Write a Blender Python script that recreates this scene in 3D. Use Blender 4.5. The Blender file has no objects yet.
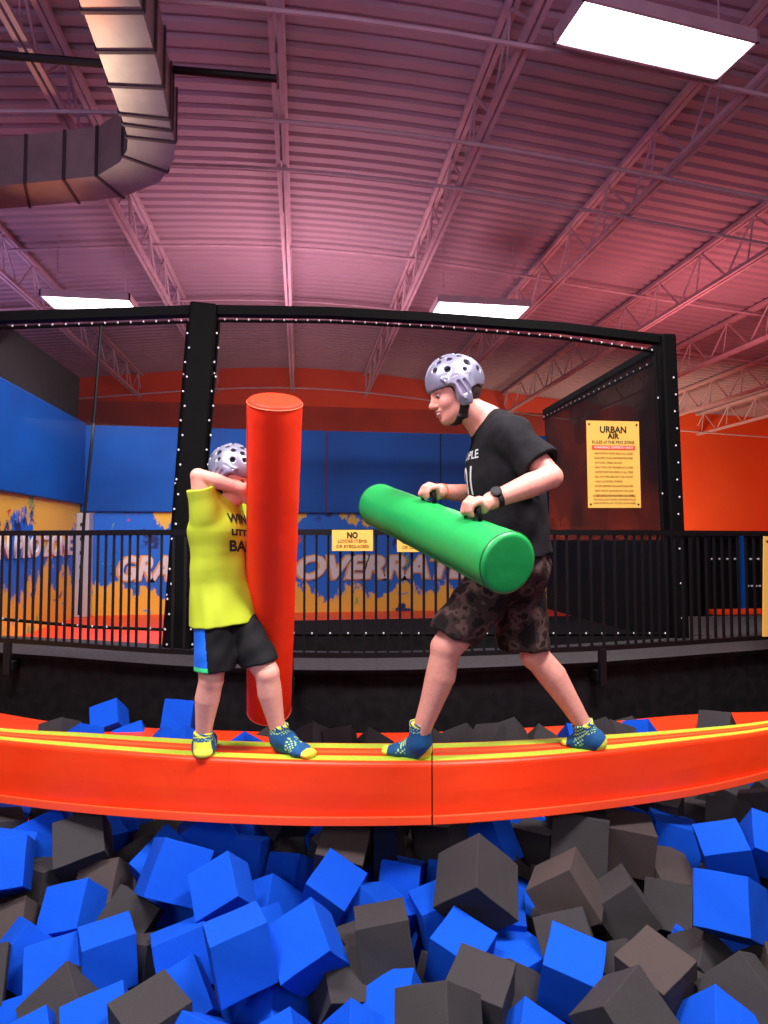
import bpy, bmesh, math, random
import numpy as np
from mathutils import Vector, Matrix
from mathutils.bvhtree import BVHTree

scene = bpy.context.scene
COL = scene.collection
rnd = random.Random(7)

# ------------------------------------------------------------------ camera
FPX = 620.0
CAM = Vector((0.0, 0.0, 1.9))
YAW = math.radians(7.7)
PITCH = math.radians(2.59)
FH = Vector((math.sin(YAW), math.cos(YAW), 0.0))       # horizontal forward
CR = Vector((math.cos(YAW), -math.sin(YAW), 0.0))      # right
CF = (FH * math.cos(PITCH) + Vector((0, 0, 1)) * math.sin(PITCH)).normalized()
CU = CR.cross(CF).normalized()
Z = Vector((0, 0, 1))
cd = bpy.data.cameras.new('camera')
cam = bpy.data.objects.new('camera', cd)
COL.objects.link(cam)
cam.matrix_world = Matrix.Translation(CAM) @ Matrix((
    (CR.x, CU.x, -CF.x), (CR.y, CU.y, -CF.y), (CR.z, CU.z, -CF.z))).to_4x4()
cd.sensor_fit = 'HORIZONTAL'
cd.sensor_width = 36.0
cd.lens = FPX / 768.0 * 36.0
cd.clip_start = 0.05
cd.clip_end = 100
scene.camera = cam


def ray(px, py):
    return CF + CR * ((px - 384) / FPX) + CU * ((512 - py) / FPX)


def P(px, py, d):
    return CAM + ray(px, py) * d


def Wz(px, py, z):
    r = ray(px, py)
    return CAM + r * ((z - CAM.z) / r.z)


def Wy(px, py, y):
    r = ray(px, py)
    return CAM + r * (y / r.y)


def Wx(px, py, x):
    r = ray(px, py)
    return CAM + r * (x / r.x)


def to_px(p):
    q = p - CAM
    d = q.dot(CF)
    return 384 + FPX * q.dot(CR) / d, 512 - FPX * q.dot(CU) / d, d


# ------------------------------------------------------------------ tagging
def tag(o, label=None, cat=None, group=None, kind=None):
    if label: o['label'] = label
    if cat: o['category'] = cat
    if group: o['group'] = group
    if kind: o['kind'] = kind
    return o


def empty(name, loc=(0, 0, 0)):
    o = bpy.data.objects.new(name, None)
    o.location = loc
    o.empty_display_size = 0.1
    COL.objects.link(o)
    return o


def link(name, me, parent=None, mats=None, smooth=False):
    o = bpy.data.objects.new(name, me)
    COL.objects.link(o)
    if mats is not None:
        for m in (mats if isinstance(mats, (list, tuple)) else [mats]):
            me.materials.append(m)
    if smooth:
        me.shade_smooth()
    if parent is not None:
        o.parent = parent
        o.matrix_parent_inverse = Matrix.Translation(parent.location).inverted() if parent.parent is None \
            else Matrix.Identity(4)
    return o


# ------------------------------------------------------------------ mesh builder
class MB:
    def __init__(self):
        self.v, self.f, self.m = [], [], []

    def add(self, vs, fs, mi=0):
        n = len(self.v)
        self.v += [Vector(p) for p in vs]
        self.f += [tuple(i + n for i in f) for f in fs]
        self.m += [mi] * len(fs)
        return self

    def box(self, lo, hi, mi=0):
        x0, y0, z0 = lo
        x1, y1, z1 = hi
        vs = [(x0, y0, z0), (x1, y0, z0), (x1, y1, z0), (x0, y1, z0), (x0, y0, z1), (x1, y0, z1), (x1, y1, z1), (x0, y1, z1)]
        return self.add(vs, [(3, 2, 1, 0), (4, 5, 6, 7), (0, 1, 5, 4), (1, 2, 6, 5), (2, 3, 7, 6), (3, 0, 4, 7)], mi)

    def obox(self, c, ax, ay, az, mi=0):
        c, ax, ay, az = Vector(c), Vector(ax), Vector(ay), Vector(az)
        vs = [c + ax * i + ay * j + az * k for k in (-1, 1) for (i, j) in ((-1, -1), (1, -1), (1, 1), (-1, 1))]
        if ax.cross(ay).dot(az) < 0:
            fs = [(0, 1, 2, 3), (7, 6, 5, 4), (4, 5, 1, 0), (5, 6, 2, 1), (6, 7, 3, 2), (7, 4, 0, 3)]
        else:
            fs = [(3, 2, 1, 0), (4, 5, 6, 7), (0, 1, 5, 4), (1, 2, 6, 5), (2, 3, 7, 6), (3, 0, 4, 7)]
        return self.add(vs, fs, mi)

    def bar(self, a, b, w, h, up=(0, 0, 1), mi=0):
        a, b = Vector(a), Vector(b)
        d = (b - a)
        dn = d.normalized()
        s = dn.cross(Vector(up))
        if s.length < 1e-5: s = dn.cross(Vector((1, 0, 0)))
        s.normalize()
        u = s.cross(dn).normalized()
        return self.obox((a + b) / 2, d / 2, s * w / 2, u * h / 2, mi)

    def tube(self, pts, r, seg=10, mi=0, cap=True):
        pts = [Vector(p) for p in pts]
        rs = r if isinstance(r, (list, tuple)) else [r] * len(pts)
        rings = []
        prev = None
        for i, p in enumerate(pts):
            t = (pts[min(i + 1, len(pts) - 1)] - pts[max(i - 1, 0)]).normalized()
            if prev is None:
                s = t.cross(Z)
                if s.length < 1e-3: s = t.cross(Vector((1, 0, 0)))
            else:
                s = prev - t * prev.dot(t)
            s.normalize()
            prev = s
            u = t.cross(s)
            rings.append([p + (s * math.cos(a) + u * math.sin(a)) * rs[i] for a in [2 * math.pi * k / seg for k in range(seg)]])
        vs = [q for rg in rings for q in rg]
        fs = []
        for i in range(len(rings) - 1):
            for k in range(seg):
                k2 = (k + 1) % seg
                fs.append((i * seg + k, i * seg + k2, (i + 1) * seg + k2, (i + 1) * seg + k))
        if cap:
            fs.append(tuple(range(seg))[::-1])
            fs.append(tuple((len(rings) - 1) * seg + k for k in range(seg)))
        return self.add(vs, fs, mi)

    def sweep(self, rings, closed_ring=True, cap=True, mi=0):
        n = len(rings[0])
        vs = [q for rg in rings for q in rg]
        fs = []
        for i in range(len(rings) - 1):
            for k in range(n if closed_ring else n - 1):
                k2 = (k + 1) % n
                fs.append((i * n + k, i * n + k2, (i + 1) * n + k2, (i + 1) * n + k))
        if cap:
            fs.append(tuple(range(n))[::-1])
            fs.append(tuple((len(rings) - 1) * n + k for k in range(n)))
        return self.add(vs, fs, mi)

    def ball(self, c, r, seg=8, rin=5, mi=0):
        c = Vector(c)
        r = Vector(r) if not isinstance(r, (int, float)) else Vector((r, r, r))
        vs = [c + Vector((0, 0, -r.z))]
        for i in range(1, rin):
            a = -math.pi / 2 + math.pi * i / rin
            for k in range(seg):
                b = 2 * math.pi * k / seg
                vs.append(c + Vector((r.x * math.cos(a) * math.cos(b), r.y * math.cos(a) * math.sin(b), r.z * math.sin(a))))
        vs.append(c + Vector((0, 0, r.z)))
        fs = []
        for k in range(seg):
            fs.append((0, 1 + (k + 1) % seg, 1 + k))
            for i in range(rin - 2):
                a = 1 + i * seg
                fs.append((a + k, a + (k + 1) % seg, a + seg + (k + 1) % seg, a + seg + k))
            a = 1 + (rin - 2) * seg
            fs.append((a + k, a + (k + 1) % seg, len(vs) - 1))
        return self.add(vs, fs, mi)

    def build(self, name, mats, parent=None, bevel=0.0, smooth=False, seg=2, subsurf=0):
        me = bpy.data.meshes.new(name)
        me.from_pydata([tuple(p) for p in self.v], [], self.f)
        me.validate()
        o = link(name, me, parent, mats, smooth)
        if len(me.polygons) == len(self.m):
            me.polygons.foreach_set('material_index', self.m)
        bm = bmesh.new(); bm.from_mesh(me)
        bmesh.ops.recalc_face_normals(bm, faces=bm.faces)
        bm.to_mesh(me); bm.free()
        if bevel:
            b = o.modifiers.new('bevel', 'BEVEL'); b.width = bevel; b.segments = seg; b.limit_method = 'ANGLE'
        if subsurf:
            s = o.modifiers.new('sub', 'SUBSURF'); s.levels = s.render_levels = subsurf
        return o


# ------------------------------------------------------------------ materials
def srgb(r, g, b):
    def f(c):
        c /= 255.0
        return c / 12.92 if c <= 0.04045 else ((c + 0.055) / 1.055) ** 2.4
    return (f(r), f(g), f(b), 1.0)


def mat(name, col, rough=0.6, metal=0.0, spec=0.5, noise=None, bump=None, sss=0.0, emit=None, coat=0.0, sheen=0.0):
    """noise=(scale, colour2, amount)  bump=(scale, strength, distance)"""
    m = bpy.data.materials.new(name)
    m.use_nodes = True
    nt = m.node_tree
    b = nt.nodes['Principled BSDF']
    b.inputs['Base Color'].default_value = col
    b.inputs['Roughness'].default_value = rough
    b.inputs['Metallic'].default_value = metal
    b.inputs['Specular IOR Level'].default_value = spec
    b.inputs['Coat Weight'].default_value = coat
    b.inputs['Sheen Weight'].default_value = sheen
    if sss:
        b.inputs['Subsurface Weight'].default_value = sss
        b.inputs['Subsurface Radius'].default_value = (0.02, 0.008, 0.004)
        b.inputs['Subsurface Scale'].default_value = 1.0
    if emit:
        b.inputs['Emission Color'].default_value = emit[0]
        b.inputs['Emission Strength'].default_value = emit[1]
    tc = nt.nodes.new('ShaderNodeTexCoord')
    if noise:
        n = nt.nodes.new('ShaderNodeTexNoise'); n.inputs['Scale'].default_value = noise[0]
        n.inputs['Detail'].default_value = 4
        r = nt.nodes.new('ShaderNodeMapRange')
        r.inputs['From Min'].default_value = 0.35; r.inputs['From Max'].default_value = 0.65
        r.inputs['To Max'].default_value = noise[2]
        mx = nt.nodes.new('ShaderNodeMix'); mx.data_type = 'RGBA'
        mx.inputs['A'].default_value = col; mx.inputs['B'].default_value = noise[1]
        nt.links.new(tc.outputs['Object'], n.inputs['Vector'])
        nt.links.new(n.outputs['Fac'], r.inputs['Value'])
        nt.links.new(r.outputs['Result'], mx.inputs['Factor'])
        nt.links.new(mx.outputs['Result'], b.inputs['Base Color'])
    if bump:
        n = nt.nodes.new('ShaderNodeTexNoise'); n.inputs['Scale'].default_value = bump[0]
        n.inputs['Detail'].default_value = 5
        bp = nt.nodes.new('ShaderNodeBump'); bp.inputs['Strength'].default_value = bump[1]
        bp.inputs['Distance'].default_value = bump[2]
        nt.links.new(tc.outputs['Object'], n.inputs['Vector'])
        nt.links.new(n.outputs['Fac'], bp.inputs['Height'])
        nt.links.new(bp.outputs['Normal'], b.inputs['Normal'])
    return m


def net_mat(name, opac, col=(0.01, 0.01, 0.012, 1), scale=60):
    m = bpy.data.materials.new(name); m.use_nodes = True
    nt = m.node_tree; nt.nodes.clear()
    out = nt.nodes.new('ShaderNodeOutputMaterial')
    t = nt.nodes.new('ShaderNodeBsdfTransparent')
    d = nt.nodes.new('ShaderNodeBsdfDiffuse'); d.inputs['Color'].default_value = col
    mx = nt.nodes.new('ShaderNodeMixShader')
    tc = nt.nodes.new('ShaderNodeTexCoord')
    n = nt.nodes.new('ShaderNodeTexNoise'); n.inputs['Scale'].default_value = 1.3
    r = nt.nodes.new('ShaderNodeMapRange')
    r.inputs['To Min'].default_value = opac - 0.08; r.inputs['To Max'].default_value = opac + 0.08
    r.inputs['From Min'].default_value = 0.3; r.inputs['From Max'].default_value = 0.7
    nt.links.new(tc.outputs['Object'], n.inputs['Vector'])
    nt.links.new(n.outputs['Fac'], r.inputs['Value'])
    nt.links.new(r.outputs['Result'], mx.inputs['Fac'])
    nt.links.new(t.outputs[0], mx.inputs[1]); nt.links.new(d.outputs[0], mx.inputs[2])
    nt.links.new(mx.outputs[0], out.inputs['Surface'])
    return m


# ------------------------------------------------------------------ implicit sculpting
class Sculpt:
    def __init__(self, voxel=0.005, k=0.02):
        self.vx, self.k, self.ops = voxel, k, []

    def _add(self, fn, lo, hi, op, k):
        self.ops.append((fn, np.array(lo, float), np.array(hi, float), op, self.k if k is None else k))
        return self

    def cap(self, a, b, r1, r2=None, op='u', k=None):
        r2 = r1 if r2 is None else r2
        a = np.array(a, float); b = np.array(b, float); ab = b - a; L2 = max(ab @ ab, 1e-9)

        def fn(X, Y, Zz):
            px, py, pz = X - a[0], Y - a[1], Zz - a[2]
            t = np.clip((px * ab[0] + py * ab[1] + pz * ab[2]) / L2, 0, 1)
            return np.sqrt((px - t * ab[0]) ** 2 + (py - t * ab[1]) ** 2 + (pz - t * ab[2]) ** 2) - (r1 + (r2 - r1) * t)
        r = max(r1, r2)
        return self._add(fn, np.minimum(a, b) - r, np.maximum(a, b) + r, op, k)

    def chain(self, pts, rs, op='u', k=None):
        subs = []
        for i in range(len(pts) - 1):
            self.cap(pts[i], pts[i + 1], rs[i], rs[i + 1], op, k)
            subs.append(self.ops.pop())

        def fn(X, Y, Zz):
            d = None
            for q in subs:
                e_ = q[0](X, Y, Zz)
                d = e_ if d is None else np.minimum(d, e_)
            return d
        return self._add(fn, np.min([q[1] for q in subs], axis=0), np.max([q[2] for q in subs], axis=0), op, k)

    def ecap(self, a, b, ra, rb, side, op='u', k=None, cut=False):
        """tapered elliptical tube, ra=(half size along side, half size across)"""
        a = np.array(a, float); b = np.array(b, float); ab = b - a; L = np.linalg.norm(ab); ax = ab / L
        s = np.array(side, float); s = s - ax * (s @ ax); s /= np.linalg.norm(s); n = np.cross(ax, s)

        def fn(X, Y, Zz):
            px, py, pz = X - a[0], Y - a[1], Zz - a[2]
            h = px * ax[0] + py * ax[1] + pz * ax[2]
            t = np.clip(h / L, 0, 1)
            u = px * s[0] + py * s[1] + pz * s[2]
            v = px * n[0] + py * n[1] + pz * n[2]
            w = h - t * L
            ru = ra[0] + (rb[0] - ra[0]) * t; rv = ra[1] + (rb[1] - ra[1]) * t
            m = np.minimum(ru, rv)
            if cut:
                return np.maximum((np.sqrt((u / ru) ** 2 + (v / rv) ** 2) - 1) * m, np.abs(w))
            return (np.sqrt((u / ru) ** 2 + (v / rv) ** 2 + (w / m) ** 2) - 1) * m
        r = max(max(ra), max(rb))
        return self._add(fn, np.minimum(a, b) - r, np.maximum(a, b) + r, op, k)

    def ell(self, c, r, R=None, op='u', k=None):
        """ellipsoid, R = 3 axes (rows)"""
        c = np.array(c, float); r = np.array(r, float)
        R = np.eye(3) if R is None else np.array([list(v) for v in R], float)

        def fn(X, Y, Zz):
            px, py, pz = X - c[0], Y - c[1], Zz - c[2]
            q = [(px * R[i][0] + py * R[i][1] + pz * R[i][2]) for i in range(3)]
            k0 = np.sqrt(sum((q[i] / r[i]) ** 2 for i in range(3)))
            k1 = np.sqrt(sum((q[i] / r[i] ** 2) ** 2 for i in range(3))) + 1e-6
            return k0 * (k0 - 1.0) / k1
        m = r.max()
        return self._add(fn, c - m, c + m, op, k)

    def box(self, c, h, R=None, rd=0.004, op='u', k=None):
        c = np.array(c, float); h = np.array(h, float) - rd
        R = np.eye(3) if R is None else np.array([list(v) for v in R], float)

        def fn(X, Y, Zz):
            px, py, pz = X - c[0], Y - c[1], Zz - c[2]
            q = [np.abs(px * R[i][0] + py * R[i][1] + pz * R[i][2]) - h[i] for i in range(3)]
            o = np.sqrt(sum(np.maximum(a, 0) ** 2 for a in q))
            return o + np.minimum(np.maximum(q[0], np.maximum(q[1], q[2])), 0) - rd
        m = np.linalg.norm(h) + rd
        return self._add(fn, c - m, c + m, op, k)

    def plane(self, p, n, k=0.004):
        """remove the half space in direction n"""
        p = np.array(p, float); n = np.array(n, float); n /= np.linalg.norm(n)
        return self._add(lambda X, Y, Zz: -((X - p[0]) * n[0] + (Y - p[1]) * n[1] + (Zz - p[2]) * n[2]),
                         [-1e9] * 3, [1e9] * 3, 's', k)

    def warp(self, fn):
        return self._add(fn, [-1e9] * 3, [1e9] * 3, 'w', 0)

    def build(self, name, mats, parent=None, region=None, smooth=True, relax=1):
        vx = self.vx
        un = [o for o in self.ops if o[3] == 'u']
        lo = np.min([o[1] for o in un], axis=0) - 4 * vx - 0.01
        hi = np.max([o[2] for o in un], axis=0) + 4 * vx + 0.01
        n = np.ceil((hi - lo) / vx).astype(int) + 1
        D = np.full(n, 0.3, np.float32)
        ax = [lo[i] + vx * np.arange(n[i]) for i in range(3)]
        for fn, a, b, op, k in self.ops:
            pad = k + 3 * vx + 0.012
            i0 = np.clip(np.floor((a - pad - lo) / vx), 0, n).astype(int)
            i1 = np.clip(np.ceil((b + pad - lo) / vx) + 1, 0, n).astype(int)
            if (i1 <= i0).any(): continue
            sl = tuple(slice(i0[i], i1[i]) for i in range(3))
            X = ax[0][sl[0]][:, None, None]; Y = ax[1][sl[1]][None, :, None]; Zz = ax[2][sl[2]][None, None, :]
            d = fn(X, Y, Zz).astype(np.float32)
            if op == 'w':
                D[sl] += d
                continue
            A = D[sl]
            if op == 'u':
                h = np.maximum(k - np.abs(A - d), 0) / max(k, 1e-6)
                D[sl] = np.minimum(A, d) - h * h * k * 0.25
            else:
                d = -d
                h = np.maximum(k - np.abs(A - d), 0) / max(k, 1e-6)
                D[sl] = np.maximum(A, d) + h * h * k * 0.25
        D[0] = D[-1] = 0.3; D[:, 0] = D[:, -1] = 0.3; D[:, :, 0] = D[:, :, -1] = 0.3
        S = D < 0
        acc = np.zeros((D.size, 3), np.float32) if D.size < 3e7 else None
        cnt = np.zeros(D.size, np.int16)
        st = np.array([n[1] * n[2], n[2], 1])
        quads = []
        for a in range(3):
            s0 = [slice(None)] * 3; s1 = [slice(None)] * 3
            s0[a] = slice(0, -1); s1[a] = slice(1, None)
            cr = S[tuple(s0)] != S[tuple(s1)]
            I = np.argwhere(cr)
            d0 = D[tuple(s0)][cr]; d1 = D[tuple(s1)][cr]
            t = d0 / (d0 - d1)
            pos = I.astype(np.float32); pos[:, a] += t
            b, c = (a + 1) % 3, (a + 2) % 3
            idx = I @ st
            cells = [idx - st[b] - st[c], idx - st[c], idx, idx - st[b]]
            for ce in cells:
                np.add.at(acc, ce, pos); np.add.at(cnt, ce, 1)
            q = np.stack(cells, 1)
            fl = ~(d0 < 0)
            q[fl] = q[fl][:, ::-1]
            quads.append(q)
        q = np.concatenate(quads)
        used = np.nonzero(cnt)[0]
        mp = np.full(D.size, -1, np.int32); mp[used] = np.arange(len(used))
        V = acc[used] / cnt[used][:, None] * vx + lo
        q = mp[q]
        for _ in range(relax):
            e = np.concatenate([q[:, [0, 1]], q[:, [1, 2]], q[:, [2, 3]], q[:, [3, 0]]])
            sm = np.zeros_like(V); c2 = np.zeros(len(V))
            np.add.at(sm, e[:, 0], V[e[:, 1]]); np.add.at(sm, e[:, 1], V[e[:, 0]])
            np.add.at(c2, e[:, 0], 1); np.add.at(c2, e[:, 1], 1)
            V = V * 0.5 + 0.5 * sm / c2[:, None]
        me = bpy.data.meshes.new(name)
        me.vertices.add(len(V)); me.vertices.foreach_set('co', V.astype(np.float32).ravel())
        me.loops.add(len(q) * 4); me.loops.foreach_set('vertex_index', q.astype(np.int32).ravel())
        me.polygons.add(len(q)); me.polygons.foreach_set('loop_start', np.arange(0, len(q) * 4, 4, dtype=np.int32))
        me.update(calc_edges=True)
        o = link(name, me, parent, mats, smooth)
        if region is not None:
            fc = V[q].mean(1)
            me.polygons.foreach_set('material_index', region(fc).astype(np.int32))
        self.V, self.Q = V, q
        return o


def wave(amp, dirs, seed=0):
    """cloth folds: sum of sines along given directions, each (vector, wavelength, phase)"""
    def fn(X, Y, Zz):
        s = 0
        for (v, wl, ph) in dirs:
            a = (X * v[0] + Y * v[1] + Zz * v[2]) * 2 * math.pi / wl + ph
            s = s + np.sin(a + 0.9 * np.sin(X * 19 + Zz * 11 + Y * 15 + ph))
        return amp * s / len(dirs)
    return fn


# ------------------------------------------------------------------ lettering
def text_mesh(body, size, extrude=0.002, offset=0.0, shear=0.0, align='CENTER', width=None):
    c = bpy.data.curves.new('lettering', 'FONT')
    c.body = body; c.size = size; c.extrude = extrude; c.offset = offset; c.shear = shear
    c.align_x = align; c.align_y = 'CENTER'; c.resolution_u = 3
    o = bpy.data.objects.new('lettering', c); COL.objects.link(o)
    dg = bpy.context.evaluated_depsgraph_get()
    dg.update()
    me = bpy.data.meshes.new_from_object(o.evaluated_get(dg))
    bpy.data.objects.remove(o); bpy.data.curves.remove(c)
    if width:
        xs = [v.co.x for v in me.vertices]
        w = max(xs) - min(xs); m = (max(xs) + min(xs)) / 2
        for v in me.vertices: v.co.x = (v.co.x - m) * width / w
    return me


def place_text(name, body, size, origin, ex, ey, m, parent, **kw):
    me = text_mesh(body, size, **kw)
    ex = Vector(ex).normalized(); ey = Vector(ey).normalized(); ez = ex.cross(ey)
    for v in me.vertices:
        v.co = Vector(origin) + ex * v.co.x + ey * v.co.y + ez * v.co.z
    me.materials.clear()
    return link(name, me, parent, m)
# ------------------------------------------------------------------ shared materials
M = {}
M['foam_blue'] = mat('foam_blue', srgb(6, 72, 192), 0.85, spec=0.15, noise=(90, srgb(14, 84, 204), 0.6), bump=(220, 0.35, 0.002))
M['foam_black'] = mat('foam_black', srgb(50, 47, 49), 0.9, spec=0.2, noise=(110, srgb(66, 62, 63), 0.7), bump=(220, 0.5, 0.002))
M['foam_brown'] = mat('foam_brown', srgb(64, 55, 54), 0.9, spec=0.2, noise=(110, srgb(82, 70, 67), 0.7), bump=(220, 0.5, 0.002))
M['vinyl_orange'] = mat('vinyl_orange', srgb(255, 62, 20), 0.42, spec=0.35, noise=(3, srgb(250, 72, 30), 0.6), bump=(7, 0.25, 0.02))
M['vinyl_orange2'] = mat('vinyl_orange_piping', srgb(255, 80, 40), 0.4, spec=0.4)
M['stripe'] = mat('stripe_lime', srgb(186, 204, 52), 0.6, noise=(60, srgb(166, 190, 52), 0.6))
M['stripe_o'] = mat('stripe_orange', srgb(228, 92, 30), 0.6)
M['blackcloth'] = mat('black_fabric', srgb(19, 17, 19), 0.9, spec=0.1, noise=(14, srgb(30, 27, 29), 0.8), bump=(9, 0.4, 0.02))
M['blackpad'] = mat('black_vinyl', srgb(9, 8, 9), 0.7, spec=0.10, bump=(8, 0.4, 0.01))
M['ledge'] = mat('grey_carpet', srgb(70, 64, 66), 0.9, noise=(30, srgb(50, 46, 48), 0.8), bump=(80, 0.4, 0.003))
M['blackmetal'] = mat('black_metal', srgb(13, 12, 15), 0.45, spec=0.3)
M['white'] = mat('white_eyelet', srgb(235, 232, 235), 0.4)
M['ceil'] = mat('painted_deck', srgb(176, 156, 166), 0.75, noise=(1.2, srgb(170, 148, 162), 0.7))
M['joist'] = mat('painted_steel', srgb(206, 186, 194), 0.6, noise=(6, srgb(180, 158, 168), 0.5))
M['wallblue'] = mat('blue_vinyl_pad', srgb(0, 84, 176), 0.6, spec=.25, noise=(1.5, srgb(0, 66, 148), 0.7), bump=(5, 0.2, 0.02))
M['wallor'] = mat('orange_wall', srgb(236, 86, 34), 0.75, noise=(0.8, srgb(226, 72, 28), 0.6), bump=(40, 0.3, 0.004))
M['galv'] = mat('galvanised', srgb(190, 184, 176), 0.38, metal=0.45, noise=(5, srgb(160, 156, 152), 0.6), bump=(3, 0.08, 0.02))
M['galvedge'] = mat('duct_seam', srgb(90, 80, 86), 0.5, metal=0.6)
M['lamp'] = mat('lamp_glow', srgb(255, 255, 255), 0.5, emit=((1.0, 0.97, 1.0, 1), 5.5))
M['yellow'] = mat('yellow_board', srgb(246, 196, 92), 0.5, noise=(2, srgb(240, 186, 80), 0.5))
M['ink'] = mat('black_ink', srgb(30, 22, 16), 0.6)
M['inkbrown'] = mat('brown_ink', srgb(150, 100, 40), 0.6)
M['inkred'] = mat('red_ink', srgb(225, 80, 40), 0.6)
M['inkwhite'] = mat('white_ink', srgb(240, 232, 225), 0.6)
M['letter'] = mat('pale_lettering', srgb(226, 212, 214), 0.6)
M['letteredge'] = mat('orange_lettering_edge', srgb(232, 160, 90), 0.6)
M['net'] = net_mat('black_netting', 0.44)
M['net_dense'] = net_mat('black_netting_dense', 0.91, (0.040, 0.032, 0.033, 1))
M['net_blue'] = net_mat('black_netting_court', 0.30)
M['zip'] = mat('grey_corner', srgb(186, 180, 188), 0.5)
M['darkwall'] = mat('dark_wall', srgb(30, 24, 28), 0.85, noise=(2, srgb(22, 18, 22), 0.8))


def mural_mat(name, seed, ztop, zbot, mid=.62, half=.60):
    """hand painted splashes: yellow ground, blue and navy strokes, red and lime patches"""
    m = bpy.data.materials.new(name); m.use_nodes = True
    nt = m.node_tree; b = nt.nodes['Principled BSDF']; b.inputs['Roughness'].default_value = 0.6
    tc = nt.nodes.new('ShaderNodeTexCoord')
    sep = nt.nodes.new('ShaderNodeSeparateXYZ'); nt.links.new(tc.outputs['Object'], sep.inputs[0])

    def noise(scale, off, stretch=(1, 1, 1), detail=6, rough=0.65):
        mp = nt.nodes.new('ShaderNodeMapping'); mp.inputs['Location'].default_value = (off + seed, off * 1.7, off)
        mp.inputs['Scale'].default_value = stretch
        nt.links.new(tc.outputs['Object'], mp.inputs[0])
        n = nt.nodes.new('ShaderNodeTexNoise'); n.inputs['Scale'].default_value = scale
        n.inputs['Detail'].default_value = detail; n.inputs['Roughness'].default_value = rough
        nt.links.new(mp.outputs[0], n.inputs['Vector'])
        return n.outputs['Fac']

    def mth(op, a, bb):
        n = nt.nodes.new('ShaderNodeMath'); n.operation = op
        for i, q in enumerate((a, bb)):
            if isinstance(q, (int, float)): n.inputs[i].default_value = q
            else: nt.links.new(q, n.inputs[i])
        return n.outputs[0]
    cur = None

    def layer(col, fac):
        nonlocal cur
        mx = nt.nodes.new('ShaderNodeMix'); mx.data_type = 'RGBA'
        if cur is None: mx.inputs['A'].default_value = col[0]
        else: nt.links.new(cur, mx.inputs['A'])
        mx.inputs['B'].default_value = col[1]
        nt.links.new(fac, mx.inputs['Factor'])
        cur = mx.outputs['Result']

    def thr(v, t, w=0.02):
        r = nt.nodes.new('ShaderNodeMapRange'); r.inputs['From Min'].default_value = t - w; r.inputs['From Max'].default_value = t + w
        nt.links.new(v, r.inputs['Value']); return r.outputs['Result']
    h = mth('DIVIDE', mth('SUBTRACT', sep.outputs['Z'], zbot), ztop - zbot)   # 0 bottom..1 top
    band = mth('SUBTRACT', half, mth('ABSOLUTE', mth('SUBTRACT', h, mid), 0))
    # blue painted band through the middle, ragged edges
    a = mth('ADD', band, mth('MULTIPLY', mth('SUBTRACT', noise(1.6, 3.0, (1, 1, 0.6)), 0.5), 1.7))
    layer((srgb(240, 184, 60), srgb(6, 104, 215)), thr(a, 0.22))
    layer((None, srgb(120, 178, 90)), thr(noise(2.6, 9.0, (1.2, 1.2, 0.5)), 0.64, 0.01))
    layer((None, srgb(8, 36, 108)), thr(noise(1.8, 14.0, (1, 1, 1)), 0.62, 0.015))
    layer((None, srgb(214, 60, 46)), thr(noise(1.7, 21.0), 0.66, 0.01))
    layer((None, srgb(40, 150, 225)), thr(noise(5.5, 31.0, (0.6, 0.6, 2.0)), 0.66, 0.01))
    nt.links.new(cur, b.inputs['Base Color'])
    return m


M['mural'] = mural_mat('mural_paint_back', 0.0, 2.2, 1.05)
M['mural2'] = mural_mat('mural_paint_side', 5.0, 2.3, 1.05, .52, .42)

# ------------------------------------------------------------------ building shell
ZC = 6.15            # deck height above the middle joist


def drop(x):
    return 1.2 * (1 - 1 / (1 + (x / 7.0) ** 2))


YB = 15.3
XL, XR = -11.0, 13.0
o = MB().box((XL, -6, -0.3), (XR, YB, 0.0)).build('floor', M['darkwall']); tag(o, kind='structure')
o = MB().box((XL, YB, 0), (XR, YB + .2, ZC + .3)).build('wall_back', M['wallor']); tag(o, kind='structure')
o = MB().box((XL - .2, -6, 0), (XL, YB, ZC + .3)).build('wall_left', M['darkwall']); tag(o, kind='structure')
o = MB().box((XR, -6, 0), (XR + .2, YB, ZC + .3)).build('wall_right', M['wallor']); tag(o, kind='structure')
o = MB().box((XL, -6.2, 0), (XR, -6, ZC + .3)).build('wall_front', M['darkwall']); tag(o, kind='structure')
# corrugated roof deck: ribs run left to right
mb = MB()
prof = []
y = -6.0
while y < YB:
    prof += [(y, 0), (y + .085, 0), (y + .110, .032), (y + .145, .032)]
    y += .17
xs = [XL + (XR - XL) * i / 40 for i in range(41)]
vs = [(x, py, ZC - drop(x) + pz) for x in xs for (py, pz) in prof]
n = len(prof)
fs = [(i * n + k, (i + 1) * n + k, (i + 1) * n + k + 1, i * n + k + 1) for i in range(40) for k in range(n - 1)]
mb.add(vs, fs)
o = mb.build('ceiling', M['ceil']); tag(o, kind='structure')

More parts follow.
